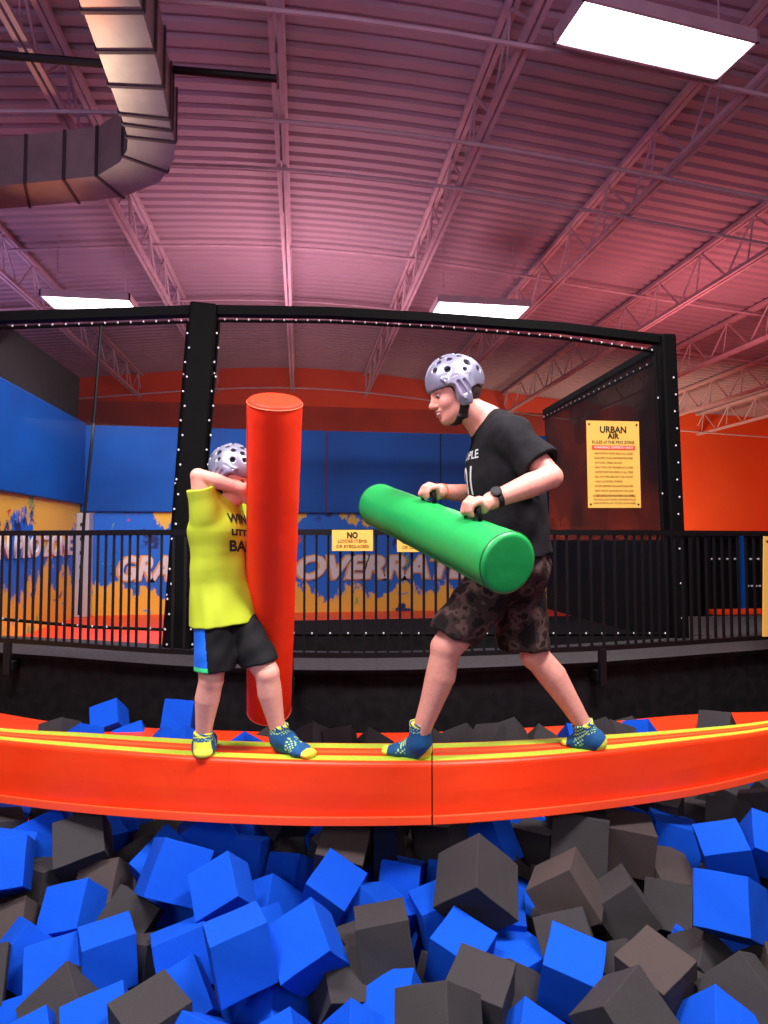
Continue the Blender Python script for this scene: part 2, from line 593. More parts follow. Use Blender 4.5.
# joists (open web), run front to back
jx = [-9.2, -7.4, -5.6, -3.8, -2.0, -.2, 1.6, 3.4, 5.2, 7.0, 8.8, 10.6]
jn = {-.2: 'straight up the middle, above the red bat', 1.6: 'right of the middle one, above the man in the helmet',
      3.4: 'running to the right end of the nearest light fixture', 5.2: 'next right of the one at the nearest light fixture',
      -2.0: 'crossing just above the metal duct elbow', -3.8: 'passing left of the far left light fixture'}
for x in jx:
    zt = ZC - drop(x) - .02
    zb = 5.55 - drop(x)
    lab = jn.get(x)
    if lab is None:
        lab = 'roof joist far to the %s, number %s out from the middle' % ('left' if x < 0 else 'right', {-5.6: 'three', -7.4: 'four', -9.2: 'five', 7.0: 'four', 8.8: 'five', 10.6: 'six'}[x])
    else:
        lab = 'open web roof joist ' + lab
    e = tag(empty('roof_joist', (x, -5.8, zb)), lab, 'roof joist', 'open web joists under the roof deck')
    MB().box((x - .055, -5.8, zt - .05), (x - .008, YB, zt)).box((x + .008, -5.8, zt - .05), (x + .055, YB, zt)).build('top_chord', M['joist'], e)
    MB().box((x - .05, -5.8, zb), (x - .012, YB, zb + .045)).box((x + .012, -5.8, zb), (x + .05, YB, zb + .045)).build('bottom_chord', M['joist'], e)
    w = MB(); y = -5.6
    while y < YB - .7:
        w.tube([(x, y, zb + .03), (x, y + .48, zt - .03)], .013, 6)
        w.tube([(x, y + .48, zt - .03), (x, y + .60, zb + .03)], .010, 6)
        w.tube([(x, y + .60, zb + .03), (x, y + 1.1, zt - .03)], .013, 6) if False else None
        y += .96
        w.tube([(x, y - .48, zt - .03), (x, y, zb + .03)], .013, 6)
    w.build('web', M['joist'], e)

# bridging rods across the joists
for py, hi, lab in ((16, 0, 'nearest thin bridging bar crossing under the joists, level with the big light'), (125, 0, 'thin bridging bar crossing behind the duct elbow'),
                    (173, 0, 'second thin bridging bar, just beyond the duct elbow'), (250, 1, 'bridging bar high under the deck above the far lights'),
                    (303, 1, 'bridging bar high under the deck level with the far lights'), (389, 0, 'farthest bridging bar, seen through the netting')):
    zb = ZC - .10 if hi else 5.53
    yy = Wz(330, py, zb).y
    xs = [XL + .5 + (XR - XL - 1) * k / 30 for k in range(31)]
    o = MB().tube([(x, yy, zb - drop(x)) for x in xs], .018, 6).build('bridging_bar', M['joist'])
    tag(o, lab, 'bridging bar', 'bridging bars between the joists')
b = Wz(276, 62, 5.45); c2 = Wz(176, 65, 5.45)
o = MB().tube([(XL + 1, c2.y, 5.30), (b.x, c2.y, 5.42)], .028, 8).build('sprinkler_pipe', M['blackmetal'])
tag(o, 'dark pipe running level behind the metal duct to the middle joist', 'pipe')

# ------------------------------------------------------------------ duct
zd, hd = 4.9, .42
def dpt(px, py, z=zd):
    p = Wz(px, py, z); return (p.x, p.y)
inner = [dpt(60, -60), dpt(79, 0), dpt(103, 66), dpt(124, 124), dpt(128, 138), dpt(127, 150), dpt(120, 162), dpt(97, 176), dpt(50, 181), dpt(0, 186), dpt(-60, 190)]
outer = [dpt(118, -60), dpt(139, 0), dpt(158, 66), dpt(171, 130), dpt(175, 143), dpt(174, 160), dpt(160, 182), dpt(123, 197), dpt(60, 204), dpt(0, 209), dpt(-60, 214)]
e = tag(empty('air_duct', (inner[1][0], inner[1][1], zd)), 'rectangular bare metal air duct with an elbow hanging under the roof', 'air duct')
rings = [[(i[0], i[1], zd), (o_[0], o_[1], zd), (o_[0], o_[1], zd + hd), (i[0], i[1], zd + hd)] for i, o_ in zip(inner, outer)]
MB().sweep([[Vector(q) for q in r] for r in rings]).build('duct_body', M['galv'], e)
def lerp2(a, b, t): return (a[0] + (b[0] - a[0]) * t, a[1] + (b[1] - a[1]) * t)
seams = [(0, .6), (1, .15), (1, .75), (2, .3), (2, .8), (3, 0), (3, .9), (5, .5), (7, .0), (7, .7), (8, .5)]
for s, t in seams:
    i_, o_ = lerp2(inner[s], inner[s + 1], t), lerp2(outer[s], outer[s + 1], t)
    g = .012
    c_ = Vector(((i_[0] + o_[0]) / 2, (i_[1] + o_[1]) / 2, zd))
    dx = Vector((o_[0] - i_[0], o_[1] - i_[1], 0)); w2 = dx.length / 2 + g; dx.normalize()
    dy = Vector((-dx.y, dx.x, 0))
    b_ = MB()
    b_.obox(c_ + Vector((0, 0, -g / 2)), dx * w2, dy * g, Z * g / 2)
    for sg in (-1, 1):
        b_.obox(c_ + dx * sg * w2 + Z * hd / 2, dx * g / 2, dy * g, Z * (hd / 2))
    b_.build('seam_flange', M['galvedge'], e)

# ------------------------------------------------------------------ light fixtures
def fixture(c, hx, hy, label, ang=0.0):
    c = Vector(c)
    ax = Vector((math.cos(ang), math.sin(ang), 0)); ay = Vector((-math.sin(ang), math.cos(ang), 0))
    e = tag(empty('ceiling_light', c), label, 'ceiling light', 'fluorescent high bay lights')
    # housing as an open tray: top plate and four sloping lips
    b = MB().obox(c + Z * .07, ax * hx, ay * hy, Z * .012)
    for s in (-1, 1):
        b.obox(c + ay * s * (hy + .01) + Z * .035, ax * (hx + .02), ay * .01, Z * .045)
        b.obox(c + ax * s * (hx + .01) + Z * .035, ax * .01, ay * (hy + .02), Z * .045)
    b.build('housing', M['joist'], e)
    nt_ = 6 if hy > .2 else 4
    for k in range(nt_):
        yy = (k - (nt_ - 1) / 2) * (2 * hy / nt_)
        MB().tube([c + ay * yy - ax * hx * .97 + Z * .02, c + ay * yy + ax * hx * .97 + Z * .02], hy / nt_ * .8, 10).build('lamp_tube', M['lamp'], e, smooth=True)
    for s in (-1, 1):
        MB().tube([c + ax * s * hx * .8 + Z * .08, c + ax * s * hx * .8 + Z * 1.0], .006, 5).build('hanger', M['joist'], e)
    ld = bpy.data.lights.new('lamp_light', 'AREA'); ld.shape = 'RECTANGLE'
    ld.size = hx * 2; ld.size_y = hy * 2; ld.energy = 1
    lo = bpy.data.objects.new('lamp_light', ld); COL.objects.link(lo)
    lo.location = c - Z * .03; lo.rotation_euler = (0, 0, ang)
    return ld


fx = []
pa, pb = Wz(570, 22, 5.3), Wz(735, 61, 5.3)
c = (pa + pb) / 2
fx.append((fixture(c, (pb - pa).length / 2, .17, 'big bright ceiling light nearest the camera, high above the man', math.atan2((pb - pa).y, (pb - pa).x)), 60))
c = Wz(479, 311, 5.05)
fx.append((fixture(c, .62, .27, 'long ceiling light shining just above the net frame, over the man'), 55))
c = Wz(91, 304, 5.05)
fx.append((fixture(c, .54, .22, 'long ceiling light above the net frame, far left of the duct'), 45))
for p, en in (((-1.5, 1.3, 4.9), 265), ((1.7, 1.2, 4.9), 265), ((-3.4, -2.8, 4.8), 50), ((3.6, -3, 4.8), 50)):  # unseen overhead lamps without fixtures, added to light the pit and players
    ld = bpy.data.lights.new('hall_light', 'AREA'); ld.shape = 'RECTANGLE'; ld.size = 1.6; ld.size_y = .5
    lo = bpy.data.objects.new('hall_light', ld); COL.objects.link(lo); lo.location = p
    fx.append((ld, en))
for ld, en in fx:
    ld.energy = en; ld.color = (1.0, .95, .97)


def lampspot(loc, aim, col, en, size=1.2, kind='AREA', spread=2.6):
    ld = bpy.data.lights.new('wash_light', kind); ld.energy = en; ld.color = col
    if kind == 'AREA': ld.shape = 'DISK'; ld.size = size; ld.spread = spread
    else: ld.shadow_soft_size = .05; ld.spot_size = spread; ld.spot_blend = .9
    lo = bpy.data.objects.new('wash_light', ld); COL.objects.link(lo)
    lo.location = loc
    lo.rotation_euler = (Vector(aim) - Vector(loc)).to_track_quat('-Z', 'Y').to_euler()
    return lo


# unseen lamps added to colour the roof deck and brighten mural and far walls
lampspot((-3.5, -1.0, 3.0), (-3.0, 3.5, 6.0), (.60, .35, 1.0), 32, 1.5)
lampspot((1.0, -1.0, 3.0), (1.5, 4.0, 6.0), (1.0, .34, .70), 30, 1.5)
lampspot((0.0, 8.6, 3.4), (0.0, 9.0, 6.0), (1.0, .50, .62), 84, 2.0)
lampspot((5.5, 7.5, 3.2), (5.5, 8.5, 6.0), (1.0, .26, .28), 60, 2.0)
lampspot((-5.0, 8.0, 3.6), (-5.0, 9.0, 6.0), (.8, .5, 1.0), 30, 2.0)
lampspot((6.8, 12.0, .4), (7.5, 15.3, 1.8), (1.0, .70, .46), 400, 2.0)
lampspot((0.0, 12.0, 3.0), (0.0, 15.3, 4.5), (1.0, .55, .5), 50, 3.0)
lampspot((-1.5, 5.4, 3.4), (-1.6, 7.4, 1.5), (1.0, .98, 1.0), 44, 2.0)
# spots added under the duct, in place of its warm reflections
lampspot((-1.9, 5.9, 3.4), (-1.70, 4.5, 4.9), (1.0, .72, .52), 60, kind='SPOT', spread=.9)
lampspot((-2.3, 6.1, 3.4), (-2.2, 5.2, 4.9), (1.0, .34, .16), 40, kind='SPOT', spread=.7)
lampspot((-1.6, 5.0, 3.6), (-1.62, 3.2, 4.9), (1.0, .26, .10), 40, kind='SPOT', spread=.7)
# unseen front fill lamps added to brighten the two players
lampspot((-2.0, -2.2, 3.6), (0, 2.6, 1.5), (1.0, .98, 1.0), 50, 1.6, spread=3.1)
lampspot((2.0, -2.0, 3.0), (0.3, 2.6, 1.3), (1.0, .97, .97), 20, 1.8, spread=3.1)
w_ = bpy.data.worlds.new('world'); scene.world = w_; w_.use_nodes = True
w_.node_tree.nodes['Background'].inputs[0].default_value = (.6, .5, .6, 1)
w_.node_tree.nodes['Background'].inputs[1].default_value = 0.05

# ------------------------------------------------------------------ platform edge, railing (gently bowed plan)
def dl(px, pts):
    """piecewise quadratic-ish interpolation over px"""
    for i in range(len(pts) - 1):
        if px <= pts[i + 1][0] or i == len(pts) - 2:
            t = (px - pts[i][0]) / (pts[i + 1][0] - pts[i][0])
            j0, j1, j2, j3 = max(i - 1, 0), i, i + 1, min(i + 2, len(pts) - 1)
            a, b, c, d = pts[j0][1], pts[j1][1], pts[j2][1], pts[j3][1]
            return b + .5 * t * (c - a + t * (2 * a - 5 * b + 4 * c - d + t * (3 * (b - c) + d - a)))


def railpt(px, z):
    py = dl(px, [(-150, 634), (0, 640), (190, 652), (384, 655), (600, 648), (768, 637), (900, 627)])
    p = Wz(px, py, 1.21); return Vector((p.x, p.y, z))


PXS = list(range(-140, 910, 30))
def edge(px, off):   # platform edge path, off metres behind the rail
    a, b = railpt(px - 5, 0), railpt(px + 5, 0)
    t = (b - a).normalized(); nrm = Vector((-t.y, t.x, 0))
    q = railpt(px, 0) + nrm * off
    return q


ZP = 1.1
o = MB().sweep([[edge(px, .13) + Z * 0.0, edge(px, .13) + Z * (ZP - .03), edge(px, .13) + Z * (ZP - .03) - Vector((0, .03, 0)), edge(px, .10) + Z * ZP, edge(px, .75) + Z * ZP, edge(px, .75)] for px in PXS]).build('floor_platform', [M['blackcloth'], M['ledge']])
for p in o.data.polygons:
    if p.center.z > ZP - .01: p.material_index = 1
tag(o, kind='structure')
e = tag(empty('railing', railpt(384, 1.21)), 'long black metal railing with thin upright bars in front of the net cage', 'railing')
MB().sweep([[railpt(px, z) + edge(px, .02) - edge(px, 0) * 1 if s > 0 else railpt(px, z) - (edge(px, .02) - edge(px, 0)) for (z, s) in ((1.93, -1), (1.93, 1), (1.965, 1), (1.965, -1))] for px in PXS]).build('top_rail', M['blackmetal'], e)
MB().sweep([[railpt(px, z) + (edge(px, .015) - edge(px, 0)) * s for (z, s) in ((1.195, -1), (1.195, 1), (1.225, 1), (1.225, -1))] for px in PXS]).build('bottom_rail', M['blackmetal'], e)
# balusters evenly spaced along the path
path = [railpt(px, 0) for px in range(-120, 900, 4)]
acc_, last, bal = 0, path[0], []
for q in path[1:]:
    acc_ += (q - last).length
    if acc_ > .0615:
        bal.append(q); acc_ = 0
    last = q
for q in bal:
    MB().box((q.x - .007, q.y - .007, 1.21), (q.x + .007, q.y + .007, 1.94)).build('baluster', M['blackmetal'], e)
for px in (8, 290, 602):
    q = railpt(px, 0)
    MB().box((q.x - .022, q.y - .02, .98), (q.x + .022, q.y + .02, 1.205)).build('post', M['blackmetal'], e, bevel=.003)
    MB().obox(q + Vector((0, .07, 1.03)), (.03, 0, 0), (0, .06, 0), (0, 0, .03)).build('bracket', M['blackmetal'], e, bevel=.003)

# ------------------------------------------------------------------ net cage
YC = 4.8
def C(px, py): return Wy(px, py, YC)
zt_ = 3.58
e = tag(empty('net_cage', (C(400, 600).x, YC, 1.05)), 'tall black framed net cage standing behind the railing', 'net cage')
def vx(px, py): return C(px, py)
# padded posts (leaning a little, laced)
def pad_post(pt, pb, w, name='padded_post'):
    a, b = Vector((pt[0], YC, pt[1])), Vector((pb[0], YC, pb[1]))
    return MB().bar(a, b, w, .16, (0, 1, 0)).build(name, M['blackpad'], e, bevel=.02, seg=3)
tL, bL = C(205, 312), C(178, 660)
tR, bR = C(664, 342), C(678, 660)
p1 = pad_post((tL.x, tL.z + .05), (bL.x, bL.z), .20)
p2 = pad_post((tR.x, tR.z + .05), (bR.x, bR.z), .13)
def lace(a, b, n, parent, dy=-.09, name='stitching', off=0, r=.008):  # white eyelets of the lacing on a padded post
    m = MB(); a, b = Vector(a), Vector(b)
    for i in range(n):
        q = a.lerp(b, (i + .5) / n)
        m.ball(q + Vector((off * (i % 2), dy, 0)), (r, r * .8, r * 1.1), 6, 4)
    return m.build(name, M['white'], parent)
lace(C(190, 330), C(166, 650), 22, p1, -.09, off=.02)
lace(C(219, 330), C(191, 650), 22, p1, -.09, off=.02)
lace(C(667, 372), C(677, 660), 17, p2, -.09, off=.015)
# top beams
TB = [C(-160, 328), C(0, 318), C(205, 311)]
MB().sweep([[p + Vector((0, -.04, -.035)), p + Vector((0, .04, -.035)), p + Vector((0, .04, .035)), p + Vector((0, -.04, .035))] for p in TB]).build('top_beam', M['blackpad'], e)
TB2 = [C(205, 311), C(330, 313), C(440, 319), C(560, 328), C(668, 341)]
MB().sweep([[p + Vector((0, -.04, -.035)), p + Vector((0, .04, -.035)), p + Vector((0, .04, .035)), p + Vector((0, -.04, .035))] for p in TB2]).build('top_beam', M['blackpad'], e)
# net edge strap with eyelets below each beam
def strap(pts, n, name='net_edge_strap', w=.012):
    o_ = MB().tube(pts, w, 6).build(name, M['blackpad'], e)
    m = MB()
    L = [0]
    for i in range(1, len(pts)): L.append(L[-1] + (pts[i] - pts[i - 1]).length)
    for k in range(n):
        s = L[-1] * (k + .5) / n
        for i in range(1, len(pts)):
            if s <= L[i]:
                q = pts[i - 1].lerp(pts[i], (s - L[i - 1]) / (L[i] - L[i - 1])); break
        m.ball(q + Vector((0, -.015, .008)), (.007, .006, .009), 6, 4)
    m.build('stud_pattern', M['white'], o_)
    return o_
strap([C(-160, 339), C(0, 328), C(188, 322)], 26)
strap([C(219, 321), C(330, 322), C(440, 328), C(560, 338), C(656, 352)], 40)
strap([C(-160, 610), C(0, 619), C(90, 627), C(172, 630)], 22)
strap([C(191, 633), C(300, 634), C(420, 634), C(560, 634), C(672, 634)], 28)
strap([C(188, 322), C(163, 652)], 3)
strap([C(219, 321), C(192, 652)], 3)
strap([C(655, 352), C(668, 640)], 3)
# net panels (thin fabric)
def panel(name, pts, m, parent, off=Vector((0, .004, 0))):
    pts = [Vector(p) for p in pts]
    n_ = len(pts)
    return MB().add(pts + [p + off for p in pts], [tuple(range(n_))] + [tuple(range(2 * n_ - 1, n_ - 1, -1))] + [(i, (i + 1) % n_, n_ + (i + 1) % n_, n_ + i) for i in range(n_)]).build(name, m, parent)
def sheet(name, pts, m, parent):
    return MB().add([Vector(p) for p in pts], [tuple(range(len(pts)))]).build(name, m, parent)
sheet('net_panel', [C(-160, 339), C(0, 328), C(188, 322), C(172, 630), C(90, 627), C(0, 619), C(-160, 610)], M['net_blue'], e)
sheet('net_panel', [C(219, 321), C(330, 322), C(440, 328), C(560, 338), C(656, 352), C(672, 634), C(560, 634), C(420, 634), C(300, 634), C(191, 633)], M['net'], e)
sheet('net_skirt', [C(191, 633), C(300, 634), C(420, 634), C(560, 634), C(672, 634)] + [Vector((C(px, 634).x, YC, 1.04)) for px in (672, 560, 420, 300, 191)], M['blackcloth'], e)
# loose pull cord
MB().tube([C(101, 326), C(93, 430), C(84, 520), C(79, 615)], .011, 6).build('net_seam_cord', M['blackmetal'], e)
# right hand return panel running back from the right post
xs_ = tR.x
def S(px, py):
    p = Wx(px, py, xs_); return p
yb_ = 7.38
zt_r = tR.z - .02
MB().bar((xs_, YC, zt_r), (xs_, yb_, zt_r - .05), .06, .06).build('side_beam', M['blackpad'], e)
sheet('side_net', [(xs_, YC + .05, zt_r), (xs_, yb_, zt_r), (xs_, yb_, 1.9), (xs_ + .05, YC + .05, 1.9)], M['net_dense'], e)
sheet('side_vinyl', [(xs_, YC + .05, 1.9), (xs_, yb_, 1.9), (xs_, yb_, 1.05), (xs_ + .05, YC + .05, 1.05)], M['blackpad'], e)
st = MB()
o_ = MB().bar((xs_ - .02, YC + .1, zt_r - .12), (xs_ - .02, yb_, zt_r - .14), .02, .02).build('side_strap', M['blackpad'], e)
for i in range(22):
    st.ball((xs_ - .04, YC + .2 + i * .11, zt_r - .12), (.007, .009, .009), 6, 4)
st.build('stud_pattern', M['white'], o_)  # white eyelets along the side strap

# ------------------------------------------------------------------ court behind the cage
YW = 7.4
ZF = 1.05
x1m = xs_ + .04
xc_ = Wy(80, 560, YW).x
o = MB().box((-6, YC + .02, 0.9), (XR - 1, YW + .1, ZF - .03)).build('floor_court', M['ledge']); tag(o, kind='structure')
o = MB().box((-6, YC + .03, ZF - .03), (C(185, 600).x, YW, ZF)).build('floor_pad', M['vinyl_orange']); tag(o, 'flat orange floor pads in the left part of the court', 'floor pad')
e2 = tag(empty('trampoline', (1, 6, ZF)), 'black trampoline bed with orange edge pad in the middle court', 'trampoline')
MB().box((C(187, 600).x, 6.75, ZF - .03), (x1m, YW, ZF)).build('edge_pad', M['vinyl_orange'], e2, bevel=.01)
MB().box((C(187, 600).x, 4.95, ZF - .03), (4.6, 6.75, ZF - .01)).build('jump_bed', M['blackcloth'], e2)
# mural walls
o = MB().box((xc_, YW, .9), (x1m, YW + .12, 2.22)).build('wall_mural_back', M['mural']); tag(o, kind='structure')
o = MB().box((xc_ - .12, 3.0, .9), (xc_, YW + .12, 2.3)).build('wall_mural_side', M['mural2']); tag(o, kind='structure')
def wl(px): return Wy(px, 568, YW).x
for body, px0, px1 in (('GRAVITY', 119, 232), ('IS', 244, 284), ('OVERRATED', 297, 492)):
    x0, x1 = wl(px0), wl(px1)
    zc = 1.56
    g = place_text('wall_lettering', body, .36, ((x0 + x1) / 2, YW - .012, zc), (1, 0, 0), Z, M['letter'], None, shear=.24, offset=.014, extrude=.010, width=(x1 - x0))
    g2 = place_text('lettering_outline', body, .36, ((x0 + x1) / 2, YW - .006, zc), (1, 0, 0), Z, M['letteredge'], g, shear=.24, offset=.030, extrude=.004, width=(x1 - x0) + .06)
    tag(g, {'GRAVITY': 'pale slanted wall lettering on the left part of the back mural, starting with G', 'IS': 'pale slanted wall lettering of two letters behind the red bat',
            'OVERRATED': 'long pale slanted wall lettering behind the railing, starting with O'}[body], 'wall lettering')
# side wall words
ya, yb2 = 4.55, Wx(72, 545, xc_).y
g = place_text('wall_lettering', 'URBAN PRO ZONE', .27, (xc_ + .012, yb2 - 1.2, 1.83), (0, 1, 0), Z, M['letter'], None, offset=.008, extrude=.01, width=2.35, shear=.1)
tag(g, 'white capital wall lettering on the yellow and blue side mural at far left', 'wall lettering')
# blue pads above the murals
np_ = 4
for i in range(np_):
    x0 = xc_ + (x1m - xc_) * i / np_; x1 = xc_ + (x1m - xc_) * (i + 1) / np_
    o = MB().box((x0 + .004, YW - .05, 2.22), (x1 - .004, YW + .1, 3.2)).build('wall_pad', M['wallblue'], bevel=.012)
    tag(o, 'blue wall pad above the back mural, ' + ['nearest the corner at left', 'behind the red bat', 'behind the green bat and the man', 'farthest right beside the rules sign'][i], 'wall pad', 'blue pads above the mural')
for i in range(2):
    y0, y1 = (3.0, 5.2) if i == 0 else (5.2, YW - .05)
    o = MB().box((xc_ - .1, y0 + .004, 2.3), (xc_ + .05, y1 - .004, 3.22)).build('wall_pad', M['wallblue'], bevel=.012)
    tag(o, 'blue wall pad above the side mural, ' + ['cut by the left picture edge', 'meeting the corner'][i], 'wall pad', 'blue pads above the mural')
# corner strip with slots
cs = Wy(80, 560, YW).x
e3 = tag(empty('corner_post', (xc_ + .06, YW - .08, ZF)), 'pale grey slotted post in the corner between the two murals', 'post')
MB().box((xc_ + .002, YW - .16, ZF), (xc_ + .14, YW - .002, 2.2)).build('post_body', M['zip'], e3, bevel=.01)
m = MB()
for k in range(7):
    m.box((xc_ + .05, YW - .168, 1.12 + k * .155), (xc_ + .085, YW - .155, 1.16 + k * .155))
m.build('slots', M['ink'], e3)
# dark curtain wall above the blue pads at left, and partition at right
o = MB().box((xc_ - .1, 3.0, 3.22), (xc_ - .05, YW, 3.75)).build('dark_curtain', M['net_dense']); tag(o, 'dark net curtain above the blue pads of the side wall', 'curtain')
o = MB().box((xc_ - .05, YW + .02, 3.2), (x1m, YW + .06, 3.5)).build('dark_curtain', M['net_blue']); tag(o, 'dark net curtain above the blue pads of the back wall', 'curtain')
# right side: low black enclosure
e4 = tag(empty('low_net_enclosure', (4.6, 6.4, ZF)), 'low black netted enclosure at right edge, below the orange wall', 'net enclosure')
ypn = 6.4
x0 = Wy(684, 560, ypn).x; x1 = Wy(880, 560, ypn).x
zt2 = 1.96
MB().box((x0, ypn, zt2 - .05), (x1, ypn + .06, zt2)).build('top_beam', M['blackpad'], e4)
MB().box((x0, ypn + .05, ZF), (x1, ypn + .09, zt2 - .05)).build('vinyl_screen', M['blackpad'], e4)
for px in (693, 706, 741):  # rightmost is no post: a blue strip coloured in for a lit slit
    xx = Wy(px, 560, ypn).x
    MB().box((xx - .04, ypn - .03, ZF), (xx + .04, ypn + .03, zt2)).build('post', M['blackmetal'] if px != 741 else M['wallblue'], e4, bevel=.01) if px != 741 else MB().box((xx - .02, ypn - .03, ZF), (xx + .02, ypn, zt2)).build('post', M['wallblue'], e4)
m = MB()
for (pa, pb, n_) in (((704, 559), (766, 559), 8), ((744, 586), (768, 586), 6), ((706, 560), (706, 622), 5)):
    for k in range(n_):
        q = Wy(pa[0] + (pb[0] - pa[0]) * k / n_, pa[1] + (pb[1] - pa[1]) * k / n_, ypn + .03)
        m.ball(q, (.012, .02, .012), 6, 4)
m.build('stud_pattern', M['white'], e4)  # white eyelet dots on the low enclosure
o = MB().box((C(700, 600).x, 5.0, ZF), (7, 6.2, ZF + .03)).build('floor_pad', M['ledge']); tag(o, 'flat grey floor pad right of the net cage', 'floor pad')
q = Wy(752, 604, 6.3)
o = MB().box((q.x - .5, 6.25, ZF + .03), (q.x + .5, 6.35, ZF + .09)).build('floor_pad', M['vinyl_orange'], bevel=.01); tag(o, 'small orange pad at the foot of the low enclosure, right edge', 'floor pad')

# ------------------------------------------------------------------ signs
def board(name, quad, label, th=.006):
    """quad = tl,tr,br,bl world points; returns empty, axes and size"""
    tl, tr, br, bl = [Vector(q) for q in quad]
    e_ = tag(empty(name, bl), label, 'sign')
    ex = (tr - tl + br - bl).normalized(); ey = (tl - bl); ey = (ey - ex * ey.dot(ex)).normalized(); ez = ex.cross(ey)
    w = ((tr - tl).length + (br - bl).length) / 2; h = ((tl - bl).length + (tr - br).length) / 2
    c_ = (tl + tr + br + bl) / 4
    MB().obox(c_, ex * w / 2, ey * h / 2, ez * th / 2).build('board', M['yellow'], e_, bevel=.001)
    return e_, c_, ex, ey, ez, w, h


def bline(e_, c_, ex, ey, ez, x0, x1, y, th, m, name='text_line'):
    return MB().obox(c_ + ex * (x0 + x1) / 2 + ey * y + ez * .0045, ex * (x1 - x0) / 2, ey * th / 2, ez * .001)


# rules sign on the side net
q = [C(584, 421), C(636, 422), C(641, 508), C(588, 508)]
q = [p + Vector((0, -.02, 0)) for p in q]
e_, c_, ex, ey, ez, w, h = board('rules_sign', q, 'tall yellow rules sign hanging on the net right of the man')
def tt(name, body, size, y, m, width=None, x=0, off=0.0):
    return place_text(name, body, size, c_ + ex * x + ey * y + ez * .005, ex, ey, m, e_, width=width, offset=off, extrude=.001)
tt('sign_heading', 'URBAN', .075, h * .5 - .075, M['ink'], w * .50, off=.002)
tt('sign_heading', 'AIR', .06, h * .5 - .128, M['ink'], w * .22, off=.002)
tt('sign_subheading', 'RULES of THE PRO ZONE', .035, h * .5 - .178, M['ink'], w * .80)
bline(e_, c_, ex, ey, ez, -w * .41, w * .41, h * .5 - .222, .036, None).build('red_band', M['inkred'], e_)
place_text('band_text', 'WARNING: EXPERTS ONLY', .028, c_ + ey * (h * .5 - .222) + ez * .007, ex, ey, M['inkwhite'], e_, width=w * .74, extrude=.001)
rl = ['PARTICIPANTS MUST READ ALL RULES', 'RULES APPLY TO ALL PARTICIPANTS IN ZONE', 'NO FOOD, DRINK OR GUM', 'ONLY TWO ON THE BEAM AT A TIME', 'HELMETS MUST BE WORN AT ALL TIMES',
      'NO HITTING BELOW THE WAIST', 'NO LOOSE ITEMS', 'DO NOT JUMP INTO THE FOAM PIT HEAD FIRST', 'EXIT THE PIT AS SOON AS YOU CAN', 'OBEY THE COURT MONITOR AT ALL TIMES']
y0_ = h * .5 - .270
for i, s in enumerate(rl):
    tt('rule_line', s, .024, y0_ - i * .0385, M['inkbrown'], w * (.72 if len(s) > 24 else .5), x=0 if len(s) > 24 else -w * .1)
for i, s in enumerate(['BY ENTERING THE PRO ZONE YOU AGREE', 'TO FOLLOW EVERY POSTED RULE', 'PARTICIPATE AT YOUR OWN RISK']):
    tt('closing_line', s, .022, -h * .5 + .098 - i * .030, M['inkbrown'], w * .8)
for sx in (-1, 1):
    for sy in (-1, 1):
        MB().ball(c_ + ex * sx * w * .45 + ey * sy * h * .46 + ez * .004, (.009, .006, .009), 8, 5).build('grommet', M['ink'], e_)
# loose items sign on the railing
def railquad(px0, px1, py0, py1, dy=-.03):
    a, b = railpt(px0, 0), railpt(px1, 0)
    da = (a - CAM).dot(CF) + .1; out = []
    for px, py in ((px0, py0), (px1, py0), (px1, py1), (px0, py1)):
        r = ray(px, py); b_ = railpt(px, 0)
        t = (Vector((b_.x, b_.y, 0)) - Vector((CAM.x, CAM.y, 0))).length / Vector((r.x, r.y, 0)).length
        out.append(CAM + r * (t - .04))
    return out
e_, c_, ex, ey, ez, w, h = board('no_loose_items_sign', railquad(332, 373, 530, 551), 'small yellow sign reading NO on the railing between the red and green bats')
tt('sign_heading', 'NO', .05, h * .24, M['ink'], w * .26, off=.002)
tt('sign_text', 'LOOSE ITEMS', .026, -h * .03, M['inkbrown'], w * .70)
tt('sign_text', 'OR EYEGLASSES', .026, -h * .28, M['inkbrown'], w * .80)
e_, c_, ex, ey, ez, w, h = board('yellow_sign', railquad(397, 432, 531, 552), 'small yellow sign on the railing half hidden by the green bat')
tt('sign_heading', 'NO', .05, h * .24, M['ink'], w * .26, off=.002)
tt('sign_text', 'CELL PHONES', .026, -h * .03, M['inkbrown'], w * .70)
tt('sign_text', 'OR CAMERAS', .026, -h * .28, M['inkbrown'], w * .70)
e_, c_, ex, ey, ez, w, h = board('yellow_sign', railquad(763, 800, 537, 636), 'tall yellow sign on the railing cut off by the right picture edge')
for i in range(9):
    tt('sign_text', 'PLEASE READ ALL RULES', .022, h * .30 - i * .045, M['inkbrown'], w * .6)
MB().ball(c_ - ex * w * .42 + ey * h * .45 + ez * .004, (.009, .006, .009), 8, 5).build('grommet', M['ink'], e_)

